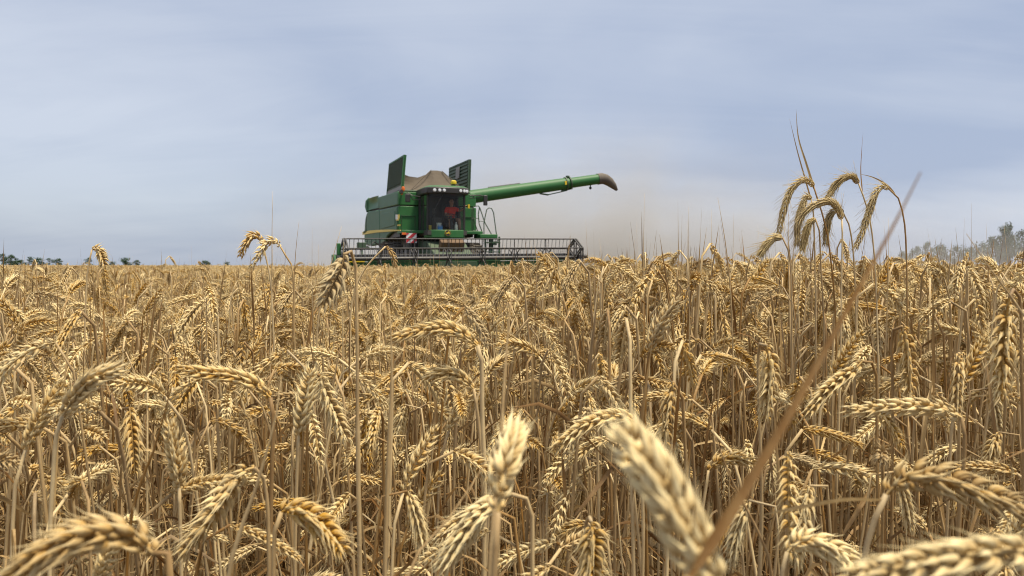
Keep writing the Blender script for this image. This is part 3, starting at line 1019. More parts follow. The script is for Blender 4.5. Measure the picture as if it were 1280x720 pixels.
# ------------------------------------------------------------------ driver
def skin_obj(name, P, E, mat, parent, sub=2):
    """P: list of (pos, radius); E: edges; one continuous surface."""
    me = bpy.data.meshes.new(name)
    me.from_pydata([p for p, r in P], E, [])
    o = bpy.data.objects.new(name, me)
    COL.objects.link(o)
    o.parent = parent
    s = o.modifiers.new('skin', 'SKIN')
    s.use_smooth_shade = True
    sv_ = me.skin_vertices[0].data
    for i, (p, r) in enumerate(P):
        sv_[i].radius = (r, r) if not isinstance(r, tuple) else r
        sv_[i].use_root = (i == 0)
    ss = o.modifiers.new('sub', 'SUBSURF')
    ss.levels = sub
    ss.render_levels = sub
    me.materials.append(mat)
    return o


def driver():
    loc = comb_root.matrix_basis @ Vector((0.33, 0.76, 2.46))
    t = empty('person', loc, PSI)
    t.scale = (.84, .84, .88)
    tag(t, 'person in red T-shirt and dark shorts seated at the wheel inside the cab', 'person')
    P = [((0, 0, 0), .12), ((0, .02, .2), .12), ((0, .03, .4), .125), ((0, .01, .5), .06), ((0, -.01, .56), .055), ((0, -.02, .64), .085), ((0, -.025, .73), .09), ((0, -.02, .79), .05),
         ((-.17, .02, .44), .06), ((-.26, -.1, .22), .042), ((-.17, -.34, .16), .03), ((-.13, -.40, .17), .035),
         ((.17, .02, .44), .06), ((.32, -.1, .36), .042), ((.44, -.3, .5), .03), ((.46, -.36, .54), .035),
         ((-.1, -.06, 0), .09), ((-.16, -.42, .03), .065), ((-.17, -.42, -.2), .058), ((-.17, -.40, -.40), .038), ((-.17, -.52, -.43), .035),
         ((.1, -.06, 0), .09), ((.18, -.42, .03), .065), ((.2, -.42, -.2), .058), ((.2, -.40, -.40), .038), ((.2, -.52, -.43), .035)]
    E = [(0, 1), (1, 2), (2, 3), (3, 4), (4, 5), (5, 6), (6, 7), (2, 8), (8, 9), (9, 10), (10, 11), (2, 12), (12, 13), (13, 14), (14, 15), (0, 16), (16, 17), (17, 18), (18, 19), (19, 20), (0, 21), (21, 22), (22, 23), (23, 24), (24, 25)]
    skin_obj('body', P, E, M['skin'], t)
    # fingers
    for hx, hy, hz_, s in ((-.13, -.40, .17, -1), (.46, -.36, .54, 1)):
        for k in range(4):
            o = (k - 1.5) * .018
            skin_obj('finger', [((hx + o, hy, hz_), .011), ((hx + o * 1.2, hy - .05, hz_ + .02), .0095), ((hx + o * 1.2, hy - .085, hz_ - .005), .008)], [(0, 1), (1, 2)], M['skin'], t, 1)
        skin_obj('thumb', [((hx - s * .03, hy + .01, hz_), .012), ((hx - s * .055, hy - .02, hz_ + .02), .0105), ((hx - s * .05, hy - .05, hz_ + .02), .009)], [(0, 1), (1, 2)], M['skin'], t, 1)
    skin_obj('shirt', [((0, 0, .02), .15), ((0, .02, .22), .15), ((0, .03, .4), .15), ((0, .02, .47), .085), ((-.18, .02, .44), .085), ((-.245, -.08, .27), .07), ((.18, .02, .44), .085), ((.29, -.075, .375), .07)],
             [(0, 1), (1, 2), (2, 3), (2, 4), (4, 5), (2, 6), (6, 7)], M['shirt'], t)
    skin_obj('shorts', [((0, 0, .0), .14), ((0, 0, .06), .145), ((-.1, -.08, 0), .105), ((-.15, -.33, .02), .088), ((.1, -.08, 0), .105), ((.165, -.33, .02), .088)], [(0, 1), (0, 2), (2, 3), (0, 4), (4, 5)], M['shorts'], t)
    skin_obj('hair', [((0, .0, .76), .085), ((0, .03, .72), .085), ((0, .04, .66), .06)], [(0, 1), (1, 2)], M['hair'], t)
    for s, x in ((-1, -.17), (1, .2)):
        skin_obj('shoe', [((x, -.39, -.42), .05), ((x, -.48, -.445), .042), ((x, -.57, -.455), .032)], [(0, 1), (1, 2)], M['shorts'], t)
    b = MB()
    b.lathe([(.004, -.11), (.016, -.095), (.02, -.085), (.012, -.06)], 8, 'y', (0, -.025, .69))
    b.build('nose', M['skin'], t)
    b = MB()
    for s in (-1, 1):
        b.lathe([(.004, -.104), (.013, -.098), (.013, -.09)], 8, 'y', (s * .032, -.02, .715))
    b.build('eyes', M['black'], t)
    b = MB(); b.box((0, -.108, .645), (.045, .01, .01)); b.build('mouth', M['red'], t)
    b = MB()
    for s in (-1, 1):
        b.lathe([(.01, -.012), (.03, 0), (.01, .012)], 8, 'x', (s * .092, -.01, .70))
    b.build('ears', M['skin'], t)


driver()


def clutter():
    def place(px, py, yl):
        p = PL(px, py, yl)
        p.z = 2.112
        return comb_root.matrix_basis @ p
    t = empty('cup', place(537.2, 285, .28), PSI)
    b = MB(); b.lathe([(.055, 0), (.065, .14), (.058, .145), (.05, .02)], 14); b.build('cup_body', M['yellow'], t)
    b = MB(); b.lathe([(.067, .145), (.06, .165), (.02, .17)], 14); b.build('lid', M['yellow'], t)
    tag(t, 'yellow cup standing at the left foot of the cab windscreen', 'cup')
    t = empty('cool_box', place(550.2, 285, .22), PSI)
    b = MB(); b.box((0, 0, .06), (.14, .12, .12)); b.build('box_body', M['blue'], t, .012)
    b = MB(); b.box((0, 0, .125), (.15, .13, .012)); b.bar((-.06, 0, .13), (-.06, 0, .17), .01); b.bar((.06, 0, .13), (.06, 0, .17), .01); b.bar((-.06, 0, .17), (.06, 0, .17), .01); b.build('lid', M['blue'], t)
    tag(t, 'small blue box behind the middle of the cab windscreen', 'box')
    t = empty('paper_bag', place(549, 285, .36), PSI)
    b = MB(); b.lathe([(.07, 0), (.085, .1), (.075, .2), (.09, .25), (.07, .24), (.06, .1)], 9); b.build('bag_body', M['cream'], t)
    tag(t, 'pale bag standing just behind the blue box in the cab', 'bag')
    t = empty('bottle', place(570.3, 285, .2), PSI)
    b = MB(); b.lathe([(.045, 0), (.05, .02), (.05, .17), (.02, .22), (.018, .25)], 14); b.build('bottle_body', M['cream'], t)
    b = MB(); b.lathe([(.022, .25), (.022, .275), (.01, .28)], 12); b.build('cap', M['white'], t)
    tag(t, 'pale plastic bottle at the right foot of the cab windscreen', 'bottle')


clutter()


# ------------------------------------------------------------------ dust thrown up behind and beside the machine
def dust():
    m, t, p = new_mat('dust_air')
    t.nodes.remove(p)
    o = t.nodes['Material Output']
    v = t.nodes.new('ShaderNodeVolumePrincipled')
    v.inputs['Color'].default_value = (0.74, 0.715, 0.69, 1)
    v.inputs['Anisotropy'].default_value = 0.15
    g = t.nodes.new('ShaderNodeTexCoord')
    s = t.nodes.new('ShaderNodeSeparateXYZ')
    L(t, g.outputs['Object'], s.inputs[0])       # metres, origin on the ground below the machine
    x, y, z = s.outputs
    # plume that starts behind the machine and drifts to the right, thinning with height
    def gauss(a, c, wd):
        q = math_n(t, 'DIVIDE', math_n(t, 'SUBTRACT', a, c), wd)
        return math_n(t, 'EXPONENT', math_n(t, 'MULTIPLY', math_n(t, 'MULTIPLY', q, q), -1.0))
    n = noise(t, mapping(t, g.outputs['Object'], (0.19, 0.19, 0.28)), 1.0, 5, 0.6, 0.8)
    nn = math_n(t, 'MULTIPLY_ADD', n, 5.0, -1.75, clamp=False)
    nn = math_n(t, 'MAXIMUM', nn, 0.08)
    core = math_n(t, 'MULTIPLY', gauss(x, 7.0, 8.0), gauss(z, 1.8, 4.6))
    left = math_n(t, 'MULTIPLY', gauss(x, -5.2, 2.8), gauss(z, 0.8, 2.4))
    drift = math_n(t, 'MULTIPLY', gauss(x, 26.0, 14.0), gauss(z, -1.0, 4.2))
    den = math_n(t, 'MULTIPLY_ADD', core, 0.24, math_n(t, 'MULTIPLY_ADD', left, 0.22, math_n(t, 'MULTIPLY', drift, 0.065)))
    den = math_n(t, 'MULTIPLY', den, nn)
    den = math_n(t, 'MULTIPLY', den, math_n(t, 'MULTIPLY_ADD', z, -1 / 9.0, 1.0, clamp=True))
    L(t, den, v.inputs['Density'])
    L(t, v.outputs[0], o.inputs['Volume'])
    b = MB()
    b.box((15, 0, 4.55), (52, 22, 9))
    ob = b.build('dust_cloud', m, None, smooth=False)
    ob.location = (-3.0, 44.5, 0)
    tag(ob, 'brown grey dust hanging behind the combine and drifting right', 'dust', kind='stuff')


dust()

# ================================================================== WHEAT
def resample(pts, n):
    """Catmull-Rom through pts, n samples evenly spaced."""
    P = [np.array(p, float) for p in pts]
    if len(P) == 2:
        dense = [P[0] + (P[1] - P[0]) * t for t in np.linspace(0, 1, 50)]
    else:
        K = np.concatenate([[0], np.cumsum([max(1e-9, np.linalg.norm(P[i + 1] - P[i])) ** 0.5 for i in range(len(P) - 1)])])
        A = np.array(P)
        sl = np.diff(A, axis=0) / np.diff(K)[:, None]
        m_ = np.zeros_like(A)
        m_[0], m_[-1] = sl[0], sl[-1]
        h_ = np.diff(K)
        for i in range(1, len(P) - 1):
            m_[i] = (sl[i - 1] * h_[i] + sl[i] * h_[i - 1]) / (h_[i] + h_[i - 1])
        dense = []
        for i in range(len(P) - 1):
            for t in np.linspace(0, 1, 24, endpoint=False):
                dense.append((2 * t ** 3 - 3 * t * t + 1) * A[i] + (t ** 3 - 2 * t * t + t) * h_[i] * m_[i] + (-2 * t ** 3 + 3 * t * t) * A[i + 1] + (t ** 3 - t * t) * h_[i] * m_[i + 1])
        dense.append(P[-1])
    D = np.array(dense)
    s = np.concatenate([[0], np.cumsum(np.linalg.norm(np.diff(D, axis=0), axis=1))])
    u = np.linspace(0, s[-1], n)
    return np.stack([np.interp(u, s, D[:, k]) for k in range(3)], 1), s[-1]


def frames(C, u0=None):
    T = np.gradient(C, axis=0)
    T /= np.linalg.norm(T, axis=1)[:, None]
    if u0 is None:
        u0 = np.array([0, 1.0, 0.02])
    U = np.zeros_like(C)
    u = u0 - T[0] * np.dot(u0, T[0])
    if np.linalg.norm(u) < 1e-4:
        u = np.array([1.0, 0.03, 0]) - T[0] * T[0][0]
    u /= np.linalg.norm(u)
    for i in range(len(C)):
        u = u - T[i] * np.dot(u, T[i])
        u /= np.linalg.norm(u)
        U[i] = u
    return T, U, np.cross(T, U)


class GM:
    """Fast numpy mesh gatherer."""
    def __init__(self):
        self.V, self.F, self.C, self.MI = [], [], [], []
        self.n = 0

    def add(self, V, F, C, mi=0):
        self.V.append(V); self.C.append(C)
        self.F += [tuple(i + self.n for i in f) for f in F] if not isinstance(F, np.ndarray) else (F + self.n).tolist()
        self.MI += [mi] * len(F)
        self.n += len(V)

    def mesh(self, name, mats):
        me = bpy.data.meshes.new(name)
        V = np.concatenate(self.V)
        me.from_pydata(V.tolist(), [], self.F)
        ca = me.color_attributes.new('Col', 'FLOAT_COLOR', 'POINT')
        arr = np.ones((len(V), 4), np.float32)
        arr[:, :3] = np.concatenate(self.C)
        ca.data.foreach_set('color', arr.ravel())
        for m in mats: me.materials.append(m)
        me.polygons.foreach_set('material_index', np.array(self.MI, dtype=np.int32))
        me.shade_smooth()
        return me


def floret_template(rings, segs, beak):
    """unit drop along +z, belly towards +y; returns V (n,3), F, param t."""
    prof = [(0.0, .25), (.09, .66), (.22, .97), (.36, 1.0), (.53, .80), (.70, .50), (.85, .25), (1.0, .11), (1.0 + beak, .02)]
    if rings == 'low': prof = [(0.0, .3), (.28, 1.0), (.62, .66), (1.0 + beak * .8, .03)]
    V, Tt = [], []
    for t, r in prof:
        bend = 0.30 * math.sin(PI * min(t, 1)) - 0.10 * max(0, t - 1)
        for k in range(segs):
            a = 2 * PI * k / segs
            ca, sa = math.cos(a), math.sin(a)
            y = sa * r * (1.15 if sa > 0 else .65)          # keeled outside, flat inside
            V.append((ca * r * .92, y + bend * 2.0, t)); Tt.append(t)
    F = []
    n = len(prof)
    for i in range(n - 1):
        for k in range(segs):
            k2 = (k + 1) % segs
            F.append((i * segs + k, i * segs + k2, (i + 1) * segs + k2, (i + 1) * segs + k))
    return np.array(V), F, np.array(Tt)


def ear_geo(gm, C, rng, nsp=16, size=1.0, spread_=24, beak=.35, detail='hi', roll=0.0, mi=0, tone=0.0, u0=None, fan=1.0):
    """Wheat ear on centreline C (base->tip): two ranks of spikelets, each a fan of husks."""
    Cc, Ltot = resample(C, nsp * 3 + 1)
    T, U, Wv = frames(Cc, u0)
    cr, sr = math.cos(roll), math.sin(roll)
    U2 = U * cr + Wv * sr
    W2 = Wv * cr - U * sr
    spread_ = spread_ + 7
    beak = beak + .18
    segs = 6 if detail == 'hi' else 4
    V0, F0, t0 = floret_template('hi' if detail == 'hi' else 'low', segs, beak)
    # rachis
    r = 0.0011 * size
    ring = [(math.cos(a), math.sin(a)) for a in (0, 2.1, 4.2)]
    Vr = np.concatenate([[Cc[i] + U2[i] * a * r + W2[i] * b_ * r for a, b_ in ring] for i in range(0, len(Cc), 3)])
    nr = len(Vr) // 3
    Fr = [(i * 3 + k, i * 3 + (k + 1) % 3, (i + 1) * 3 + (k + 1) % 3, (i + 1) * 3 + k) for i in range(nr - 1) for k in range(3)]
    gm.add(Vr, Fr, np.tile([[.35, .55, 0]], (len(Vr), 1)), mi)
    for s in range(nsp):
        i = min(s * 3 + 1, len(Cc) - 1)
        side = 1 if s % 2 == 0 else -1
        if s == nsp - 1: side = 0
        q = s / (nsp - 1)
        sz = size * (0.62 + 0.5 * math.sin(PI * min(1, q * .80 + .16)) - 0.20 * max(0, q - .75))
        if s < 2: sz *= .72
        spread = spread_ * rng.uniform(.85, 1.25); t, u, w_ = T[i], U2[i] * side, W2[i]
        items = []
        if detail == 'hi':
            items = [(-1, spread, 15, .92, 0.0, 1.0), (1, spread, 15, .92, 0.0, 1.0), (0, spread + 9, 0, .85, .0030, .92), (-1, spread - 6, 32, .74, -.0008, .92), (1, spread - 6, 32, .74, -.0008, .92)]
        else:
            items = [(-1, spread, 22, .95, 0, 1.25), (1, spread, 22, .95, 0, 1.25), (0, spread + 6, 0, .85, .002, 1.15)]
        for k, a, wt, ls, up, fat in items:
            if rng.random() < .07: continue          # lost husks
            a_ = R(a * rng.uniform(.62, 1.45)); w2 = R(wt * fan * rng.uniform(.8, 1.25)) * k
            if side == 0:
                a_ *= .35
            out_ = u if side else (U2[i] if k >= 0 else -U2[i])
            d = t * math.cos(a_) + out_ * math.sin(a_) + w_ * math.sin(w2)
            d /= np.linalg.norm(d)
            o = out_ * 1.0 + w_ * k * .75 - d * np.dot(out_ + w_ * k * .75, d)
            o /= np.linalg.norm(o) + 1e-9
            x = np.cross(o, d)
            ln = 0.0134 * sz * ls * rng.uniform(.9, 1.12)
            rd = 0.00212 * sz * fat * rng.uniform(.9, 1.1)
            b0 = Cc[i] + out_ * .0009 * size + w_ * k * .0013 * size + t * up * sz
            V = b0 + x * (V0[:, 0:1] * rd) + o * (V0[:, 1:2] * rd) + d * (V0[:, 2:3] * ln)
            cval = np.clip(.34 + tone + .72 * (t0 - .35) + rng.uniform(-.14, .14), 0, 1)
            br = .5 + .13 * np.clip(.25 - t0, 0, 1) / .25 + .12 * np.clip(t0 - .95, 0, 1) + rng.choice([0, 0, 0, .06, .16]) * (1 if rng.random() < .5 else 0)
            gm.add(V, F0, np.stack([cval, br, t0 * 0], 1), mi)


def tube_geo(gm, C, rad, segs, cols, mi):
    T, U, Wv = frames(C)
    a = np.arange(segs) * 2 * PI / segs
    V = (C[:, None, :] + (U[:, None, :] * np.cos(a)[None, :, None] + Wv[:, None, :] * np.sin(a)[None, :, None]) * np.asarray(rad)[:, None, None]).reshape(-1, 3)
    n = len(C)
    F = [(i * segs + k, i * segs + (k + 1) % segs, (i + 1) * segs + (k + 1) % segs, (i + 1) * segs + k) for i in range(n - 1) for k in range(segs)]
    F.append(tuple(range(segs - 1, -1, -1))); F.append(tuple((n - 1) * segs + k for k in range(segs)))
    gm.add(V, F, np.repeat(np.asarray(cols), segs, 0), mi)


def stem_geo(gm, C, rng, r=.0017, segs=6, n=26, mi=0, sheath=True, cross=1.0):
    """Straw: hollow-looking culm with swollen nodes and a leaf sheath; base first."""
    Cc, Lt = resample(C, n)
    q = np.linspace(0, 1, n)
    rad = r * (1.15 - .35 * q)
    tone = .5 + .1 * rng.uniform(-1, 1) + .0 * q
    br = .46 + rng.uniform(.5, 1.0) * np.clip(1 - q * 1.3, 0, 1)  # base browner: old straw, plus the shade deep between stems put into the colour
    nodes = [rng.uniform(.22, .34), rng.uniform(.5, .66)]
    if sheath:
        m_ = (q > nodes[1]) & (q < nodes[1] + .16)
        rad = np.where(m_, rad * 1.35, rad); tone = np.where(m_, tone + .15, tone)
        m_ = (q > nodes[0]) & (q < nodes[0] + .2)
        rad = np.where(m_, rad * 1.4, rad)
    for nd in nodes:
        k = np.abs(q - nd) < .6 / n
        rad = np.where(k, rad * 1.35, rad); br = np.where(k, .8, br)
    br = np.where(q > .97, .6, br)
    tube_geo(gm, Cc, rad, segs, np.stack([np.clip(tone, 0, 1), br, q * 0], 1), mi)


def leaf_geo(gm, C, rng, wd=.006, n=14, mi=0, twist=2.0, u0=None, taper=1.0, tone=None, br=.5, pw=1.6):
    Cc, Lt = resample(C, n)
    T, U, Wv = frames(Cc, u0)
    q = np.linspace(0, 1, n)
    wv = wd * np.minimum(1, q * 8 + .35) * (1 - q ** pw * taper * .97)
    tw = twist * q + rng.uniform(0, 6)
    X = U * np.cos(tw)[:, None] + Wv * np.sin(tw)[:, None]
    Y = np.cross(T, X)
    V = np.concatenate([Cc - X * wv[:, None] / 2, Cc + Y * (wv * .22)[:, None], Cc + X * wv[:, None] / 2])
    F = [(i, i + 1, n + i + 1, n + i) for i in range(n - 1)] + [(n + i, n + i + 1, 2 * n + i + 1, 2 * n + i) for i in range(n - 1)]
    tn = rng.uniform(.2, .75) if tone is None else tone
    col = np.stack([np.full(n, tn), br + .18 * q, q * 0], 1)
    gm.add(V, F, np.concatenate([col, col, col]), mi)


def plant_curve(h, lean, bend, neck, earlen, earcurve, rng, bow=0.0):
    """Culm + ear centreline in the local x-z plane, ear drooping to +x; top of the arch at height h."""
    ds = .004
    Ls = h * 1.0
    def run(Ls):
        p = np.array([0.0, 0.0, 0.0]); pts = [p.copy()]
        s = 0
        n1 = int(Ls / ds)
        for i in range(n1):
            s = i * ds
            k = np.clip((s - (Ls - neck)) / neck, 0, 1)
            k = k * k * (3 - 2 * k)
            th = lean + bow * (s / Ls) + bend * k
            p = p + np.array([math.sin(th), 0.012 * math.sin(s * 9 + bow * 40), math.cos(th)]) * ds
            pts.append(p.copy())
        e = [p.copy()]
        n2 = int(earlen / ds)
        for i in range(n2):
            th = lean + bow + bend + earcurve * (i / n2)
            p = p + np.array([math.sin(th), 0.0, math.cos(th)]) * ds
            e.append(p.copy())
        return np.array(pts), np.array(e)
    S, E = run(Ls)
    for _ in range(3):
        top = max(S[:, 2].max(), E[:, 2].max())
        Ls *= h / top
        S, E = run(Ls)
    return S, E


# name, height, lean, bend, neck, ear length, ear curve, spread, beak, fan, tone, ear present, label
VAR = [
    (.86, 4, 88, .030, .088, 25, 23, .30, 1.0, .04, 'plump pale ear nodding level to one side'),
    (.88, 3, 120, .035, .080, 35, 22, .35, 1.0, .00, 'pale ear hooked over and drooping'),
    (.84, 6, 150, .040, .092, 18, 24, .45, 1.1, .08, 'bleached ear hanging straight down from a hooked neck'),
    (.89, 2, 20, .060, .078, 20, 20, .30, .9, -.05, 'golden ear standing almost upright'),
    (.87, 8, 105, .028, .095, 45, 26, .55, 1.2, .10, 'long ragged ear arched over and pointing down'),
    (.82, 5, 70, .050, .070, 30, 22, .25, .9, -.12, 'short brown ear leaning out'),
    (.90, 3, 95, .022, .090, 60, 24, .40, 1.0, .02, 'ear bent in a full bow'),
    (.85, 10, 50, .070, .084, 40, 28, .60, 1.3, .12, 'open feathery ear leaning over'),
    (.92, 2, 132, .030, .085, 20, 21, .30, 1.0, -.02, 'tall stalk with the ear folded back down'),
    (.80, 12, 90, .040, .090, 20, 24, .35, 1.0, .05, 'leaning stalk with a level ear'),
    (.88, 5, 160, .025, .078, 10, 25, .40, 1.0, -.15, 'brown ear dangling along its own stalk'),
    (.86, 4, 75, .030, .098, 55, 23, .30, 1.0, .06, 'long tight braided ear curving downward'),
    (.90, 7, 35, .080, .080, 60, 24, .50, 1.1, .03, 'ear tilted up with a curved tip'),
    (.83, 3, 100, .045, .074, 30, 30, .70, 1.4, .14, 'fluffy bleached ear with spiky husks'),
]


def leaf_path(S, rng, f, kind):
    i = int(f * (len(S) - 1))
    p = S[i]
    a = rng.uniform(0, 2 * PI)
    d = np.array([math.cos(a), math.sin(a), 0])
    ln = rng.uniform(.13, .27)
    if kind == 'up':
        return [p, p + d * .012 + [0, 0, ln * .5], p + d * .03 + [0, 0, ln * 1.05]]
    if kind == 'slant':
        b_ = rng.uniform(-.6, .8)
        p = S[int(min(f, .62) * (len(S) - 1))]
        ln *= 1.3
        return [p, p + d * ln * .5 + [0, 0, ln * .5 * b_], p + d * ln + [0, 0, ln * b_ - .01]]
    if kind == 'out':
        return [p, p + d * ln * .45 + [0, 0, ln * .3], p + d * ln * .95 + [0, 0, rng.uniform(-.1, .25) * ln]]
    return [p, p + d * ln * .25 + [0, 0, ln * .15], p + d * ln * .42 + [0, 0, -ln * .3], p + d * ln * .4 + [0, 0, -ln * .9]]


def make_variant(i, spec, detail='hi'):
    rng = random.Random(100 + i)
    h, lean, bend, neck, el, ec, sp, bk, fan, tone, lab = spec
    S, E = plant_curve(h, R(lean), R(bend), neck, el * rng.uniform(.70, .95), R(ec), rng, R(rng.uniform(-3, 5)))
    stem = GM(); stem_geo(stem, S, rng, rng.uniform(.0013, .0023), 6 if detail == 'hi' else 4, 26 if detail == 'hi' else 9)
    ear = GM(); ear_geo(ear, E, rng, rng.randint(16, 20) if detail == 'hi' else 13, rng.choice((.70, .78, .85, .90, .96)), sp, bk, detail, rng.uniform(0, PI), 0, tone, None, fan)
    leaves = []
    for k in range(6 if detail == 'hi' else 3):
        g = GM()
        kind = ('up', 'out', 'hang', 'slant', 'out', 'hang', 'slant', 'out')[(i * 3 + k) % 8]
        leaf_geo(g, leaf_path(S, rng, (rng.uniform(.72, .88), rng.uniform(.5, .75), rng.uniform(.35, .6), rng.uniform(.3, .5), rng.uniform(.55, .85), rng.uniform(.4, .7))[k], kind), rng, rng.uniform(.0018, .0058), 12 if detail == 'hi' else 6, 0, rng.uniform(1, 6), br=rng.choice((.5, .5, .6, .8, .9)))
        leaves.append(g)
    return stem, ear, leaves, lab


def join_gm(parts):
    """parts: (GM, material index) -> one GM"""
    g = GM()
    for p, mi in parts:
        V = np.concatenate(p.V); C = np.concatenate(p.C)
        g.V.append(V); g.C.append(C)
        g.F += [tuple(i + g.n for i in f) for f in p.F]
        g.MI += [mi] * len(p.F)
        g.n += len(V)
    return g


PARTS = []          # (stem mesh, ear mesh, leaf meshes, label, key points)
JOINED = []
for i, spec in enumerate(VAR):
    st, er, lv, lab = make_variant(i, spec)
    jm = join_gm([(st, 0), (er, 1)] + [(q, 2) for q in lv])
    JOINED.append(jm.mesh('wheat_variant', [M['stem'], M['ear'], M['leaf']]))
    key = np.concatenate([np.concatenate(st.V)[::24], np.concatenate(er.V)[::60]])
    PARTS.append((st.mesh('stem', [M['stem']]), er.mesh('ear', [M['ear']]), [q.mesh('leaf', [M['leaf']]) for q in lv], lab, key))

def straw_variant(i):
    rng = random.Random(300 + i)
    lean = R((4, 9, 24, 48, 15, 35)[i]); h = (1.0, .97, .88, .62, .95, .8)[i]
    d = np.array([math.sin(lean), 0, math.cos(lean)])
    L_ = h / math.cos(lean)
    S = np.array([d * L_ * t + np.array([.02 * math.sin(t * 3), .015 * math.sin(t * 5 + i), 0]) for t in np.linspace(0, 1, 12)])
    g = GM(); Cc, _ = resample(S, 24)
    q = np.linspace(0, 1, 24)
    rad = rng.uniform(.0011, .0017) * (1.2 - .35 * q) * np.where(q > .80, np.clip((1.0 - q) / .22, .08, 1), 1)
    tube_geo(g, Cc, rad, 5, np.stack([np.full(24, rng.uniform(.25, .6)), np.clip(.5 + .12 * rng.random() + .2 * (1 - q * 2), .5, 1), q * 0], 1), 0)
    lv = []
    for k in range(3):
        a = GM(); leaf_geo(a, leaf_path(Cc, rng, rng.uniform(.35, .85), ('out', 'hang', 'up')[k]), rng, rng.uniform(.003, .006), 10, 0, rng.uniform(1, 6)); lv.append(a)
    return join_gm([(g, 0)] + [(x, 2) for x in lv])


NV = len(VAR)
for i in range(6):
    JOINED.append(straw_variant(i).mesh('straw_variant', [M['stem'], M['ear'], M['leaf']]))
GRP = 'wheat plants in the front rows'
n_ind = 0


def wheat_root(x, y, rz, label, group=GRP, name='wheat_plant'):
    t = empty(name, (x, y, 0), rz)
    tag(t, label, 'wheat plant' if name == 'wheat_plant' else 'rye plant', group)
    return t


def link(name, me, parent):
    o = bpy.data.objects.new(name, me)
    COL.objects.link(o)
    o.parent = parent
    return o


# ---- hero plants: real plants stood where the photo has them -----------------
HERO_PX = []       # (px points, depth) used to keep random plants out of their way


def hero(label, ear, stem, size=1.0, spread=24, beak=.35, fan=1.0, roll=0.6, tone=.03, r=.0019, nsp=17, seed=0, leaf=None, rye=False, foot=None, group=None, guard=True, earlen=None):
    """ear: (px,py,depth) base->tip.  stem: (px,py,depth) from just below the ear downwards."""
    rng = random.Random(500 + seed)
    E = [np.array(at(*q)) for q in ear]
    S = [np.array(at(*q)) for q in stem]
    low = S[-1]
    f = np.array([low[0] + (foot[0] if foot else rng.uniform(-.03, .03)), low[1] + (foot[1] if foot else .0), 0.0])
    full = [E[0]] + S + [low * .5 + f * .5 + np.array([0, .004, 0]), f]
    full = full[::-1]
    t = wheat_root(f[0], f[1], 0, label, group, 'rye_plant' if rye else 'wheat_plant')
    O = np.array([f[0], f[1], 0])
    full = [p - O for p in full]; El = [p - O for p in E]
    g = GM(); stem_geo(g, full, rng, r, 8, 60); link('stem', g.mesh('stem', [M['stem']]), t)
    Cc, Lt = resample(El, 60)
    g = GM()
    if rye:
        rye_ear(g, Cc, Lt, rng, size)
    else:
        ear_geo(g, Cc, rng, nsp, size, spread, beak, 'hi', roll, 0, tone, None, fan)
    link('ear', g.mesh('ear', [M['rye'] if rye else M['ear']]), t)
    if rye:
        g = GM(); rye_awns(g, Cc, Lt, rng); link('awns', g.mesh('awns', [M['rye']]), t)
    for lf in (leaf or []):
        g = GM(); leaf_geo(g, [np.array(at(*q)) - O for q in lf[0]], rng, lf[1], 20, 0, lf[2], None, 1.0, .55); link('leaf', g.mesh('leaf', [M['leaf']]), t)
    if guard:
        pp, _ = resample([(q[0], q[1], q[2]) for q in ear], 9)
        for q in pp: HERO_PX.append((q[0], q[1], q[2], 22 / max(q[2], .35)))
        for q in stem[:2]: HERO_PX.append((q[0], q[1], q[2], 10))
    return Lt


def rye_ear(g, C, Lt, rng, size):
    n = 30
    Cc, _ = resample(C, n * 2)
    T, U, Wv = frames(Cc)
    V0, F0, t0 = floret_template('low', 4, .25)
    for s in range(n):
        i = s * 2
        for k in range(4):
            a = PI / 2 * k + (s % 2) * PI / 4
            out_ = U[i] * math.cos(a) + Wv[i] * math.sin(a)
            q = s / n
            sz = size * (.75 + .35 * math.sin(PI * min(1, q + .12)))
            d = T[i] * math.cos(R(20)) + out_ * math.sin(R(20) * rng.uniform(.7, 1.3)); d /= np.linalg.norm(d)
            o = out_ - d * np.dot(out_, d); o /= np.linalg.norm(o)
            x = np.cross(o, d)
            V = Cc[i] + out_ * .0012 + x * V0[:, 0:1] * .0013 * sz + o * V0[:, 1:2] * .0012 * sz + d * V0[:, 2:3] * .0095 * sz
            g.add(V, F0, np.stack([np.clip(.35 + .5 * (t0 - .3) + rng.uniform(-.15, .15), 0, 1), np.full(len(V), .52), t0 * 0], 1), 0)


def rye_awns(g, C, Lt, rng):
    n = 26
    Cc, _ = resample(C, n * 2)
    T, U, Wv = frames(Cc)
    for s in range(2, n):
        i = s * 2 - 1
        for k in range(4):
            a = rng.uniform(0, 2 * PI)
            out_ = U[i] * math.cos(a) + Wv[i] * math.sin(a)
            p = Cc[i] + out_ * .003
            ln = rng.uniform(.012, .03)
            d = T[i] + out_ * rng.uniform(.25, .6)
            d /= np.linalg.norm(d)
            c = np.array([p, p + d * ln * .5, p + d * ln + out_ * .002])
            tube_geo(g, c, [.00022, .00018, .00008], 3, np.tile([[.5, .5, 0]], (3, 1)), 0)


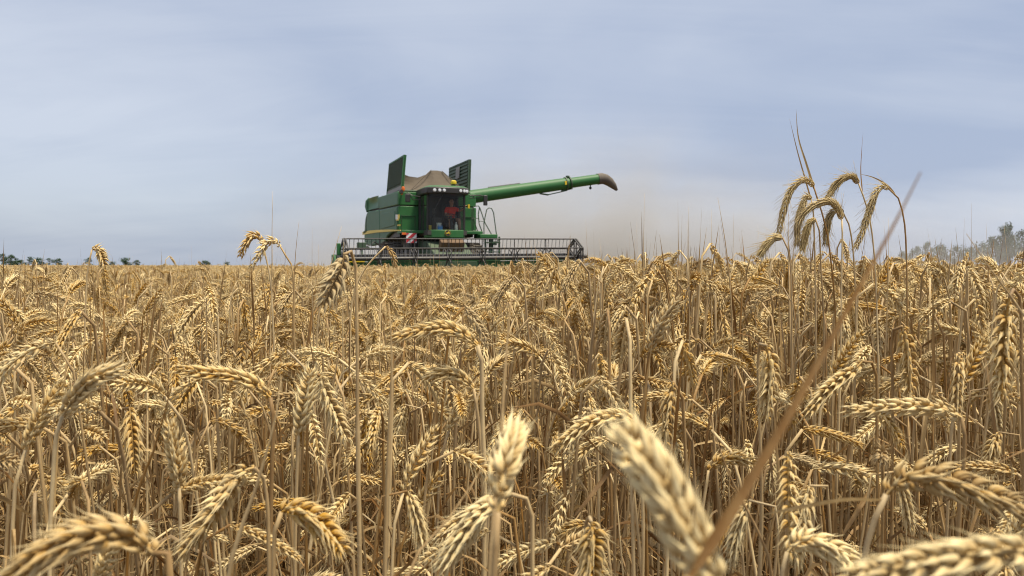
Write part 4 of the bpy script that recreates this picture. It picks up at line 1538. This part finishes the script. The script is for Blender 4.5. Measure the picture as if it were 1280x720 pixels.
HEROES = [
    # label, ear, stem, kw
    ('blurred fat wheat ear standing upright close to the lens at the lower middle', [(902, 742, .21), (870, 690, .213), (830, 612, .22), (776, 538, .235)], [(915, 775, .208)], dict(size=.9, spread=19, beak=.3, roll=.5, seed=1, tone=.16, foot=(.02, .02))),
    ('blurred pale upright ear left of the fattest near ear, on a thick pale straw', [(622, 640, .34), (628, 600, .345), (636, 565, .36), (642, 532, .40)], [(620, 680, .338), (617, 730, .336)], dict(size=1.0, spread=20, beak=.35, roll=.2, seed=2, tone=.18, nsp=15)),
    ('thick near ear arching to the left in the bottom left corner', [(192, 692, .33), (165, 672, .33), (120, 668, .325), (70, 682, .32), (12, 722, .315)], [(205, 672, .33), (212, 720, .33)], dict(size=.98, spread=22, beak=.3, roll=.15, seed=3, tone=.0)),
    ('pale braided ear lying level and pointing left, left of centre', [(338, 497, .72), (318, 480, .72), (290, 470, .72), (255, 466, .71), (221, 461, .70)], [(341, 520, .72), (339, 620, .72), (338, 730, .72)], dict(size=1.05, spread=22, beak=.2, roll=.2, seed=4, tone=.1, r=.0024)),
    ('pale ear arching left from a straight thick straw near the picture centre', [(597, 432, .78), (580, 418, .78), (556, 410, .78), (525, 413, .77), (491, 424, .77)], [(601, 445, .78), (603, 520, .78), (606, 620, .78)], dict(size=1.05, spread=23, beak=.3, roll=.3, seed=5, tone=.08, r=.0026)),
    ('short ear arching left just below the central arched ear', [(592, 486, .80), (578, 473, .80), (558, 466, .79), (533, 474, .79)], [(596, 510, .80), (601, 560, .80)], dict(size=1.05, spread=23, beak=.3, roll=.3, seed=6, tone=.08, nsp=12)),
    ('plump near ear arching right from a bent stalk at the lower right', [(1108, 618, .44), (1128, 600, .44), (1165, 597, .435), (1215, 613, .43), (1290, 640, .42)], [(1100, 632, .44), (1084, 680, .44), (1076, 730, .44)], dict(size=1.06, spread=22, beak=.35, roll=.3, seed=7, tone=.02, r=.0021, leaf=[([(1103, 624, .44), (1060, 624, .45), (1000, 634, .46), (948, 645, .47)], .006, 1.0)])),
    ('largest blurred ear lying along the bottom right edge', [(1320, 690, .25), (1270, 689, .25), (1190, 697, .25), (1110, 712, .25), (1060, 722, .25)], [(1345, 700, .25), (1350, 760, .25)], dict(size=.88, spread=25, beak=.5, roll=.4, seed=8, tone=.14)),
    ('ear at the bottom edge arching right, right of the slanted blurred blade', [(984, 690, .52), (1000, 677, .52), (1030, 682, .52), (1058, 700, .51), (1072, 722, .5)], [(979, 705, .52), (977, 735, .52)], dict(size=1.0, spread=24, beak=.3, roll=.3, seed=9, tone=.03, nsp=16)),
    ('long level ear pointing left at the right, above the plump bent one', [(1202, 522, .66), (1180, 512, .66), (1130, 508, .66), (1058, 514, .66)], [(1206, 545, .66), (1200, 640, .66), (1196, 720, .66)], dict(size=1.0, spread=21, beak=.3, roll=.5, seed=10, tone=.02)),
    ('long spiky ear hanging down at the right edge', [(1262, 372, .72), (1258, 400, .72), (1254, 440, .715), (1252, 500, .71)], [(1266, 362, .73), (1274, 370, .74), (1277, 470, .74), (1279, 620, .74)], dict(size=1.15, spread=32, beak=.6, roll=.9, seed=11, tone=.2, fan=1.2)),
    ('bleached ear hanging straight down right of centre', [(958, 432, .80), (962, 448, .80), (962, 480, .80), (957, 524, .80)], [(952, 427, .81), (948, 440, .82), (950, 540, .82), (952, 640, .82)], dict(size=1.1, spread=28, beak=.45, roll=.8, seed=12, tone=.14)),
    ('ear arching left over a bushy stalk right of the picture centre', [(797, 540, .72), (790, 525, .72), (765, 520, .72), (730, 532, .715), (692, 562, .71)], [(800, 555, .72), (802, 600, .72), (804, 680, .72)], dict(size=1.05, spread=23, beak=.3, roll=.25, seed=13, tone=.08)),
    ('ear folded straight down at the bottom edge left of the blurred near ear', [(739, 652, .60), (741, 664, .60), (740, 690, .60), (737, 735, .60)], [(738, 647, .61), (733, 652, .625), (731, 720, .63)], dict(size=1.1, spread=30, beak=.4, roll=1.0, seed=14, tone=.05, fan=1.2)),
    ('small hooked ear with a bent flag of straw at lower right of centre', [(886, 588, .82), (900, 575, .82), (920, 573, .82), (946, 580, .81)], [(884, 600, .82), (878, 640, .82), (872, 720, .82)], dict(size=.9, spread=22, beak=.2, roll=.3, seed=15, nsp=12, tone=-.05)),
    ('slanting spiky ear pointing down left at the right, below the bleached ear', [(1078, 452, .78), (1068, 462, .78), (1040, 482, .775), (1006, 520, .77)], [(1086, 450, .785), (1094, 462, .79), (1096, 560, .79), (1098, 660, .79)], dict(size=1.05, spread=26, beak=.4, roll=.4, seed=16, tone=.1)),
    ('ear hooked over in the air at the left, against the sky', [(328, 305, 1.45), (325, 297, 1.45), (316, 294, 1.45), (308, 303, 1.44), (300, 321, 1.44)], [(332, 320, 1.45), (338, 350, 1.45), (342, 420, 1.45)], dict(size=1.0, spread=25, beak=.3, roll=.4, seed=17, tone=.02, nsp=16)),
    ('ear hooked over in the air right behind the first hooked one at the left', [(351, 309, 1.40), (344, 301, 1.40), (334, 303, 1.40), (325, 316, 1.39), (314, 336, 1.39)], [(356, 318, 1.40), (364, 330, 1.40), (368, 420, 1.40)], dict(size=1.0, spread=24, beak=.3, roll=.5, seed=18, tone=.0, nsp=15)),
    ('broad bleached ear folded down in front of the left end of the cutting table', [(430, 318, .74), (428, 330, .74), (418, 352, .735), (404, 382, .73)], [(434, 313, .75), (442, 318, .76), (446, 400, .76), (447, 520, .76)], dict(size=1.1, spread=30, beak=.4, roll=1.2, seed=19, tone=.3, fan=1.4, nsp=15)),
    ('slim brown ear leaning right in front of the cutting table', [(482, 308, 1.5), (487, 312, 1.5), (492, 322, 1.5), (494, 334, 1.5)], [(478, 312, 1.5), (455, 338, 1.5), (440, 380, 1.5)], dict(size=.75, spread=16, beak=.1, roll=.4, seed=20, tone=-.1, nsp=12)),
    ('hooked ear at the far left standing above the horizon', [(115, 312, 1.5), (122, 311, 1.5), (127, 320, 1.5), (131, 336, 1.5)], [(113, 320, 1.5), (109, 345, 1.5), (106, 420, 1.5)], dict(size=1.0, spread=25, beak=.3, roll=.6, seed=21, tone=.05, nsp=16)),
    ('pale spiky ear hanging down and left in the lower left', [(318, 585, .62), (303, 590, .62), (285, 615, .62), (268, 640, .615), (225, 695, .61)], [(325, 588, .625), (332, 610, .63), (336, 700, .63)], dict(size=1.1, spread=28, beak=.45, roll=.5, seed=22, tone=.06)),
    ('ear pointing down left below the blurred pale upright ear', [(640, 618, .55), (618, 628, .55), (590, 655, .545), (552, 712, .54)], [(650, 618, .555), (662, 630, .56), (666, 730, .56)], dict(size=1.1, spread=28, beak=.4, roll=.5, seed=23, tone=.08)),
    ('golden upright ear standing at the left, beside the level braided one', [(224, 610, .70), (222, 585, .70), (218, 560, .70), (212, 530, .70)], [(225, 640, .70), (227, 720, .70)], dict(size=1.0, spread=18, beak=.2, roll=.9, seed=24, tone=-.1)),
    ('big open ear slanting up right at the left edge', [(78, 520, .62), (95, 495, .62), (115, 475, .62), (148, 460, .625)], [(72, 535, .62), (66, 600, .62), (62, 720, .62)], dict(size=1.1, spread=26, beak=.3, roll=.3, seed=25, tone=.0)),
    ('bristling ear hanging beside the stalk at lower centre', [(400, 470, .85), (405, 485, .85), (420, 520, .85), (434, 552, .845)], [(394, 463, .855), (386, 470, .86), (384, 560, .86), (383, 700, .86)], dict(size=1.05, spread=26, beak=.4, roll=.7, seed=26, tone=.1)),
    ('pale upright ear with raised spiky husks left of centre', [(373, 545, .78), (378, 520, .78), (384, 490, .785), (388, 462, .79)], [(372, 570, .78), (370, 640, .78), (369, 720, .78)], dict(size=1.05, spread=25, beak=.5, roll=1.2, seed=27, tone=.14)),
    ('plump ear bending right with its tip hidden at the left bottom', [(352, 640, .55), (362, 636, .55), (392, 648, .55), (430, 690, .545)], [(346, 650, .55), (342, 730, .55)], dict(size=1.05, spread=24, beak=.4, roll=.4, seed=28, tone=.06)),
    ('dark brown ear hanging down right of centre among pale ones', [(1128, 408, .82), (1132, 425, .82), (1136, 455, .82), (1138, 498, .815)], [(1124, 404, .825), (1117, 412, .83), (1116, 500, .83), (1115, 620, .83)], dict(size=1.0, spread=26, beak=.3, roll=1.0, seed=29, tone=-.35)),
    ('sunlit ear hanging down left of the bushy arched ear, right of the central straw', [(812, 440, .9), (818, 420, .9), (832, 395, .9), (850, 375, .9)], [(808, 470, .9), (806, 560, .9)], dict(size=1.05, spread=22, beak=.25, roll=.4, seed=30, tone=.06)),
]
for lab, ear, stem, kw in HEROES:
    Lt = hero(lab, ear, stem, group='close wheat plants singled out', **kw)
    print('hero', kw.get('seed'), round(Lt * 100, 1), 'cm')
    n_ind += 1

RG = 'rye plants rising above the wheat at the right'
RYES = [
    ('tallest arched rye ear, leftmost of the bunch against the sky', [(1017, 233, 1.12), (1011, 227, 1.12), (1002, 226, 1.12), (990, 236, 1.12), (981, 258, 1.12), (973, 294, 1.12)], [(1021, 246, 1.12), (1030, 275, 1.12), (1038, 320, 1.12), (1045, 420, 1.12)], dict(seed=41, leaf=[([(1019, 240, 1.12), (1008, 205, 1.125), (998, 172, 1.13), (995, 136, 1.13)], .0034, .6)])),
    ('slim rye ear behind the tallest one with a long upright flag leaf', [(1014, 249, 1.14), (1009, 246, 1.14), (1003, 258, 1.14), (998, 278, 1.14), (996, 306, 1.14)], [(1016, 258, 1.14), (1018, 300, 1.14), (1020, 420, 1.14)], dict(seed=42, leaf=[([(1015, 254, 1.14), (1006, 222, 1.14), (997, 190, 1.145), (987, 149, 1.15)], .0026, .6)])),
    ('arched rye ear in the middle of the bunch against the sky', [(1073, 229, 1.15), (1067, 222, 1.15), (1058, 222, 1.15), (1046, 230, 1.15), (1034, 248, 1.15)], [(1078, 242, 1.15), (1086, 268, 1.15), (1092, 310, 1.15), (1097, 420, 1.15)], dict(seed=43, leaf=[([(1078, 240, 1.15), (1076, 215, 1.15), (1077, 190, 1.15), (1079, 163, 1.15)], .0026, .4)])),
    ('rightmost rye ear arching left in front of the blurred blade', [(1111, 236, 1.10), (1104, 233, 1.10), (1096, 240, 1.10), (1086, 266, 1.10), (1078, 290, 1.10), (1070, 309, 1.10)], [(1122, 246, 1.10), (1130, 275, 1.10), (1133, 320, 1.10), (1134, 430, 1.10)], dict(seed=44, leaf=[([(1119, 243, 1.10), (1108, 231, 1.10), (1092, 222, 1.10), (1073, 217, 1.10)], .003, .6)])),
    ('level rye ear arching across the front of the bunch', [(1052, 274, 1.06), (1047, 260, 1.06), (1038, 253, 1.06), (1022, 255, 1.06), (1008, 264, 1.06), (999, 276, 1.06)], [(1053, 295, 1.06), (1052, 340, 1.06), (1051, 440, 1.06)], dict(seed=45)),
    ('short drooping rye ear low inside the bunch, nearest its left stalk', [(1019, 273, 1.13), (1014, 277, 1.13), (1008, 290, 1.13), (1003, 312, 1.13)], [(1023, 282, 1.13), (1026, 330, 1.13), (1030, 430, 1.13)], dict(seed=46)),
    ('half hidden rye ear hanging behind the level one', [(1054, 266, 1.16), (1047, 262, 1.16), (1038, 270, 1.16), (1034, 284, 1.16), (1032, 304, 1.16)], [(1060, 277, 1.16), (1066, 310, 1.16), (1070, 430, 1.16)], dict(seed=47)),
    ('low rye ear curving left at the foot of the bunch', [(978, 297, 1.05), (970, 297, 1.05), (960, 305, 1.05), (950, 318, 1.05)], [(983, 305, 1.05), (988, 330, 1.05), (990, 430, 1.05)], dict(seed=48)),
]
for lab, ear, stem, kw in RYES:
    Lt = hero(lab, ear, stem, rye=True, size=1.0, r=.0014, group=RG, **kw)
    print('rye', kw.get('seed'), round(Lt * 100, 1), 'cm')

# the blurred brown blade crossing the right half, close to the lens
def blade():
    rng = random.Random(9)
    pts = [np.array(at(*q)) for q in ((862, 722, .205), (905, 655, .208), (980, 530, .215), (1060, 385, .225), (1118, 280, .235), (1151, 215, .24))]
    base = np.array([pts[0][0] - .05, pts[0][1] + .02, 0.0])
    O = base.copy()
    t = empty('dry_stalk', tuple(base), 0)
    tag(t, 'blurred brown blade slanting up across the right half close to the lens', 'dry stalk')
    g = GM()
    lo = [base, base + np.array([.02, -.002, .5]), pts[0] + np.array([-.006, 0, -.03]), pts[0]]
    stem_geo(g, [p - O for p in lo], rng, .0021, 8, 30); link('stem', g.mesh('stem', [M['stem']]), t)
    g = GM(); leaf_geo(g, [p - O for p in pts], rng, .0037, 30, 0, .4, np.array([1.0, 0, .3]), .9, .2, .74, 1.0)
    link('leaf', g.mesh('leaf', [M['leaf']]), t)
    for p in pts[::1]:
        pass


blade()


# loose straws standing up / slanting, close enough to tell apart
STRAWS = [
    ('straight upright straw left of the picture centre crossing the arched ear tips', [(481, 722, .6), (486, 560, .6), (490, 450, .6), (486, 378, .6)], .0022),
    ('soft tapering straw slanting up through the middle of the picture', [(612, 722, .42), (625, 560, .44), (633, 440, .45), (641, 352, .46)], .0018),
    ('thin straw slanting from lower left towards the blurred pale ear', [(506, 722, .40), (560, 650, .42), (600, 590, .43), (622, 555, .44)], .0013),
    ('long thin straw standing above the horizon at the left', [(338, 420, 1.3), (340, 340, 1.3), (340, 290, 1.3), (341, 239, 1.3)], .0011),
    ('upright thin straw right of the long one at the left horizon', [(366, 420, 1.3), (368, 340, 1.3), (371, 300, 1.3), (374, 275, 1.3)], .0011),
    ('brown straw leaning right in front of the left end of the combine', [(398, 400, 1.2), (410, 345, 1.2), (418, 315, 1.2), (427, 283, 1.2)], .0014),
    ('thin straw standing over the horizon right of the combine', [(862, 420, 1.2), (861, 330, 1.2), (861, 290, 1.2), (861, 258, 1.2)], .0011),
    ('slanting straw over the horizon between combine and rye', [(915, 400, 1.1), (909, 320, 1.1), (903, 280, 1.1), (897, 246, 1.1)], .0012),
    ('straw bent at a kink crossing the lower right in front of the stalks', [(962, 700, .6), (940, 650, .6), (910, 590, .6), (887, 524, .6)], .0016),
    ('long slanting straw at the lower left', [(285, 722, .5), (320, 610, .5), (345, 520, .5), (352, 470, .5)], .0018),
    ('pale straw slanting at the far right', [(1280, 388, .6), (1255, 360, .6), (1230, 325, .6), (1208, 292, .6)], .0015),
    ('pale straw rising from the lower left corner towards the upper right', [(165, 640, .6), (190, 570, .6), (210, 500, .6), (222, 450, .6)], .0015),
]
for k, (lab, pts, r) in enumerate(STRAWS):
    rng = random.Random(900 + k)
    P = [np.array(at(*q)) for q in pts]
    foot = np.array([P[0][0] * 1.0 + (P[0][0] - P[1][0]) * .8, P[0][1], 0])
    t = empty('dry_stalk', tuple(foot), 0)
    tag(t, lab, 'dry stalk', 'single dry straws')
    g = GM(); Cc, _ = resample([foot - foot, P[0] * .5 + foot * .5 - foot] + [p - foot for p in P], 40)
    q = np.linspace(0, 1, 40)
    rad = r * np.clip(1.1 - .4 * q, 0, 1) * np.where(q > .9, np.clip((1.02 - q) / .12, .06, 1), 1)
    br = .5 + .15 * (np.abs(q - .5) < .02)
    tube_geo(g, Cc, rad, 6, np.stack([np.full(40, rng.uniform(.3, .6)), br + rng.uniform(0, .12), q * 0], 1), 0)
    link('straw', g.mesh('straw', [M['stem']]), t)
    g = GM(); leaf_geo(g, leaf_path(Cc, rng, .55, 'hang'), rng, .005, 12, 0, 3); link('leaf', g.mesh('leaf', [M['leaf']]), t)
    for p in pts[1:]: HERO_PX.append((p[0], p[1], p[2], 5))

# ---- scatter ---------------------------------------------------------------
srng = random.Random(21)
HERO_PX += [(px, py, 30.0, 11) for px in range(425, 610, 16) for py in (298, 310, 321)]
HERO_PX += [(px, py, 30.0, 14) for px in range(1235, 1290, 18) for py in (268, 284, 298)]     # keep the cutting table in view
HP = np.array(HERO_PX)


def keys_of(vi, x, y, rz, s):
    K = PARTS[vi][4] * s
    c, sn = math.cos(rz), math.sin(rz)
    X = K[:, 0] * c - K[:, 1] * sn + x
    Yw = K[:, 0] * sn + K[:, 1] * c + y
    return X, Yw, K[:, 2]


def blocks(X, Yw, Z):
    f = Yw * cth - (Z - CAM_H) * sth
    if f.min() < .1: return True
    px = 640 + FPX * X / f
    py = 360 - FPX * (Yw * sth + (Z - CAM_H) * cth) / f
    d2 = (px[:, None] - HP[None, :, 0]) ** 2 + (py[:, None] - HP[None, :, 1]) ** 2
    return bool(((d2 < HP[None, :, 3] ** 2) & (Yw[:, None] < HP[None, :, 2] + .02)).any())


DENS = 620
cand = []
YMAX = 9.0
area_pts = 0
y = 0.0
def in_machine(x, yy):
    lx, ly = x - X0, yy - Y0
    l = lx * CS + ly * SN
    b_ = -lx * SN + ly * CS
    return -3.85 < l < 3.7 and b_ > -2.45
while y < YMAX:
    dy = .25
    x0 = -(y + dy) * .66 - .8
    n = int(DENS * dy * (-2 * x0) * (.62 if y < .8 else (1.0 if y < 1.1 else 1.35)))
    for _ in range(n):
        cand.append((srng.uniform(x0, -x0), y + srng.uniform(0, dy)))
    y += dy
near, rest = [], []
for x, y in cand:
    edge = .60 + .06 * math.sin(x * 7) + (.0 if abs(x) > .72 * y + .1 else 0)
    if y < edge: continue
    vi = srng.randrange(len(VAR))
    rz = srng.uniform(0, 2 * PI)
    # lodged, short and tall stalks: the crop is far from level
    s = srng.gauss(1.0, .05) if srng.random() < .76 else srng.uniform(.74, .95)
    if 1.2 < y < 5 and srng.random() < ((.24 if x > .08 * y and y < 3.6 else .10) if x > -.02 * y else .0): s = srng.uniform(1.05, 1.15)
    elif 1.3 < y < 5 and x <= -.02 * y and srng.random() < .07: s = srng.uniform(1.02, 1.09)
    elif y > 1.2 and x > .05 * y: s *= 1.03
    elif x < -.02 * y and y > 1.2: s *= .97
    if s < 1.05: s *= .965
    s = max(.70, min(1.17, s))
    if y < 1.2: s = min(s, 1.03)
    if y > 1.0 and srng.random() < .19:
        tall = x > .12 * y and y < 3 and srng.random() < .3
        rest.append((x, y, NV + (srng.choice((0, 1, 4)) if tall else srng.randrange(6)), rz, srng.uniform(1.0, 1.16) if tall else srng.uniform(.82, 1.06)))
        continue
    inview = abs(x) < .66 * y + .02
    if y < 1.7 and inview:
        K = keys_of(vi, x, y, rz, s)
        if K[1].min() < .40 or blocks(*K): continue
        near.append((y, x, vi, rz, s))
    else:
        rest.append((x, y, vi, rz, s))
near.sort()
N_IND = 300 - n_ind
for y, x, vi, rz, s in near[N_IND:]:
    rest.append((x, y, vi, rz, s))
near = near[:N_IND]
print('near individuals', len(near), 'out to', near[-1][0], 'rest', len(rest))
for y, x, vi, rz, s in near:
    sm, em, lm, lab, _ = PARTS[vi]
    t = wheat_root(x, y, rz, 'front-row wheat plant, ' + lab)
    t.scale = (s, s, s)
    link('stem', sm, t); link('ear', em, t)
    for q in lm[:5]: link('leaf', q, t)

# ---- mid and far patches ---------------------------------------------------
LOWV = []
for i, spec in enumerate(VAR):
    st, er, lv, _ = make_variant(i, spec, 'lo')
    LOWV.append(join_gm([(st, 0), (er, 1)] + [(q, 2) for q in lv]))
LOWV = [(np.concatenate(g.V), g.F, np.concatenate(g.C), g.MI) for g in LOWV]


def patch(size, n, seed, lowest=0.0):
    r = random.Random(seed)
    g = GM()
    for _ in range(n):
        V, F, C, MI = LOWV[r.randrange(len(LOWV))]
        a = r.uniform(0, 2 * PI); s = max(.80, min(1.10, r.gauss(.96, .055)))
        c, sn = math.cos(a) * s, math.sin(a) * s
        x, y = r.uniform(-size / 2, size / 2), r.uniform(-size / 2, size / 2)
        V2 = np.stack([V[:, 0] * c - V[:, 1] * sn + x, V[:, 0] * sn + V[:, 1] * c + y, V[:, 2] * s], 1)
        g.V.append(V2)
        C2 = C.copy(); C2[:, 0] = np.clip(C2[:, 0] + r.uniform(-.15, .15), 0, 1); C2[:, 1] += r.choice([0, 0, 0, .05, .12])
        g.C.append(C2)
        g.F += [tuple(i + g.n for i in f) for f in F]
        g.MI += MI
        g.n += len(V2)
    return g.mesh('wheat_patch', [M['stem'], M['ear'], M['leaf']])


def spindle(size, n, seed):
    """far wheat: culm, ear spindle and leaf, a few faces each"""
    r = random.Random(seed)
    g = GM()
    for _ in range(n):
        x, y = r.uniform(-size / 2, size / 2), r.uniform(-size / 2, size / 2)
        h = r.gauss(.82, .045); a = r.uniform(0, 2 * PI); d = np.array([math.cos(a), math.sin(a), 0])
        th = r.choice([.3, .8, 1.4, 1.8, 2.3, 2.6])
        b0 = np.array([x, y, 0.25]); tp = np.array([x, y, h]) + d * .03
        tube_geo(g, np.array([b0, tp]), [.0035, .0028], 3, np.array([[.5, .5, 0]] * 2), 0)
        e = d * math.sin(th) + np.array([0, 0, math.cos(th)])
        m_ = r.uniform(.3, .7)
        tube_geo(g, np.array([tp, tp + e * .03, tp + e * .065, tp + e * .09]), [.004, .0085, .007, .001], 4, np.array([[m_, .5, 0]] * 4), 1)
    return g.mesh('wheat_far_patch', [M['stem'], M['ear'], M['leaf']])


SRC = list(JOINED)
n_hi = len(SRC)
SRC += [patch(1.0, 520, 70 + k) for k in range(4)]
n_mid = len(SRC)
SRC += [spindle(3.0, 1500, 80 + k) for k in range(3)]
n_far = len(SRC)
pts, idx, rot, scl = [], [], [], []
for x, y, vi, rz, s in rest:
    pts.append((x, y, 0)); idx.append(vi); rot.append(rz); scl.append(s)
prng = random.Random(33)
yy = YMAX + .45
while yy < 42:
    half = yy * .68 + 2.0
    x = -half
    while x < half:
        px_, py_ = x + prng.uniform(-.1, .1), yy + prng.uniform(-.1, .1)
        if not in_machine(px_, py_):
            pts.append((px_, py_, 0)); idx.append(prng.randrange(n_hi, n_mid)); rot.append(prng.randrange(4) * PI / 2); scl.append(prng.uniform(.96, 1.05))
        x += .93
    yy += .93
yy = 43.0
while yy < 330:
    half = yy * .68 + 4
    st_ = 2.8 if yy < 120 else 4.5
    x = -half
    while x < half:
        px_, py_ = x + prng.uniform(-.2, .2), yy + prng.uniform(-.2, .2)
        if not in_machine(px_, py_):
            pts.append((px_, py_, 0)); idx.append(prng.randrange(n_mid, n_far)); rot.append(prng.randrange(4) * PI / 2); scl.append(prng.uniform(.97, 1.05))
        x += st_
    yy += st_
print('instances', len(pts))

src_col = bpy.data.collections.new('wheat_sources')        # never linked to the scene
for k, me in enumerate(SRC):
    o = bpy.data.objects.new('wheat_source_%03d' % k, me)
    src_col.objects.link(o)
me = bpy.data.meshes.new('wheat_field')
me.from_pydata(pts, [], [])
for nm, typ, dat in (('idx', 'INT', idx), ('rotz', 'FLOAT', rot), ('scl', 'FLOAT', scl)):
    a = me.attributes.new(nm, typ, 'POINT')
    a.data.foreach_set('value', np.array(dat, dtype=np.int32 if typ == 'INT' else np.float32))
field = bpy.data.objects.new('wheat_field', me)
COL.objects.link(field)
tag(field, 'dense ripe golden wheat field stretching back to the horizon', 'wheat field', kind='stuff')
ng = bpy.data.node_groups.new('wheat_field', 'GeometryNodeTree')
ng.interface.new_socket('Geometry', in_out='INPUT', socket_type='NodeSocketGeometry')
ng.interface.new_socket('Geometry', in_out='OUTPUT', socket_type='NodeSocketGeometry')
gi = ng.nodes.new('NodeGroupInput'); go = ng.nodes.new('NodeGroupOutput')
ci = ng.nodes.new('GeometryNodeCollectionInfo')
ci.inputs['Collection'].default_value = src_col
ci.inputs['Separate Children'].default_value = True
ci.inputs['Reset Children'].default_value = True
iop = ng.nodes.new('GeometryNodeInstanceOnPoints')
iop.inputs['Pick Instance'].default_value = True


def named(nm, typ):
    n = ng.nodes.new('GeometryNodeInputNamedAttribute')
    n.data_type = typ
    n.inputs['Name'].default_value = nm
    return n.outputs['Attribute']


cxyz = ng.nodes.new('ShaderNodeCombineXYZ')
L(ng, named('rotz', 'FLOAT'), cxyz.inputs['Z'])
e2r = ng.nodes.new('FunctionNodeEulerToRotation')
L(ng, cxyz.outputs[0], e2r.inputs[0])
L(ng, gi.outputs[0], iop.inputs['Points'])
L(ng, ci.outputs[0], iop.inputs['Instance'])
L(ng, named('idx', 'INT'), iop.inputs['Instance Index'])
L(ng, e2r.outputs[0], iop.inputs['Rotation'])
L(ng, named('scl', 'FLOAT'), iop.inputs['Scale'])
L(ng, iop.outputs[0], go.inputs[0])
md = field.modifiers.new('scatter', 'NODES')
md.node_group = ng
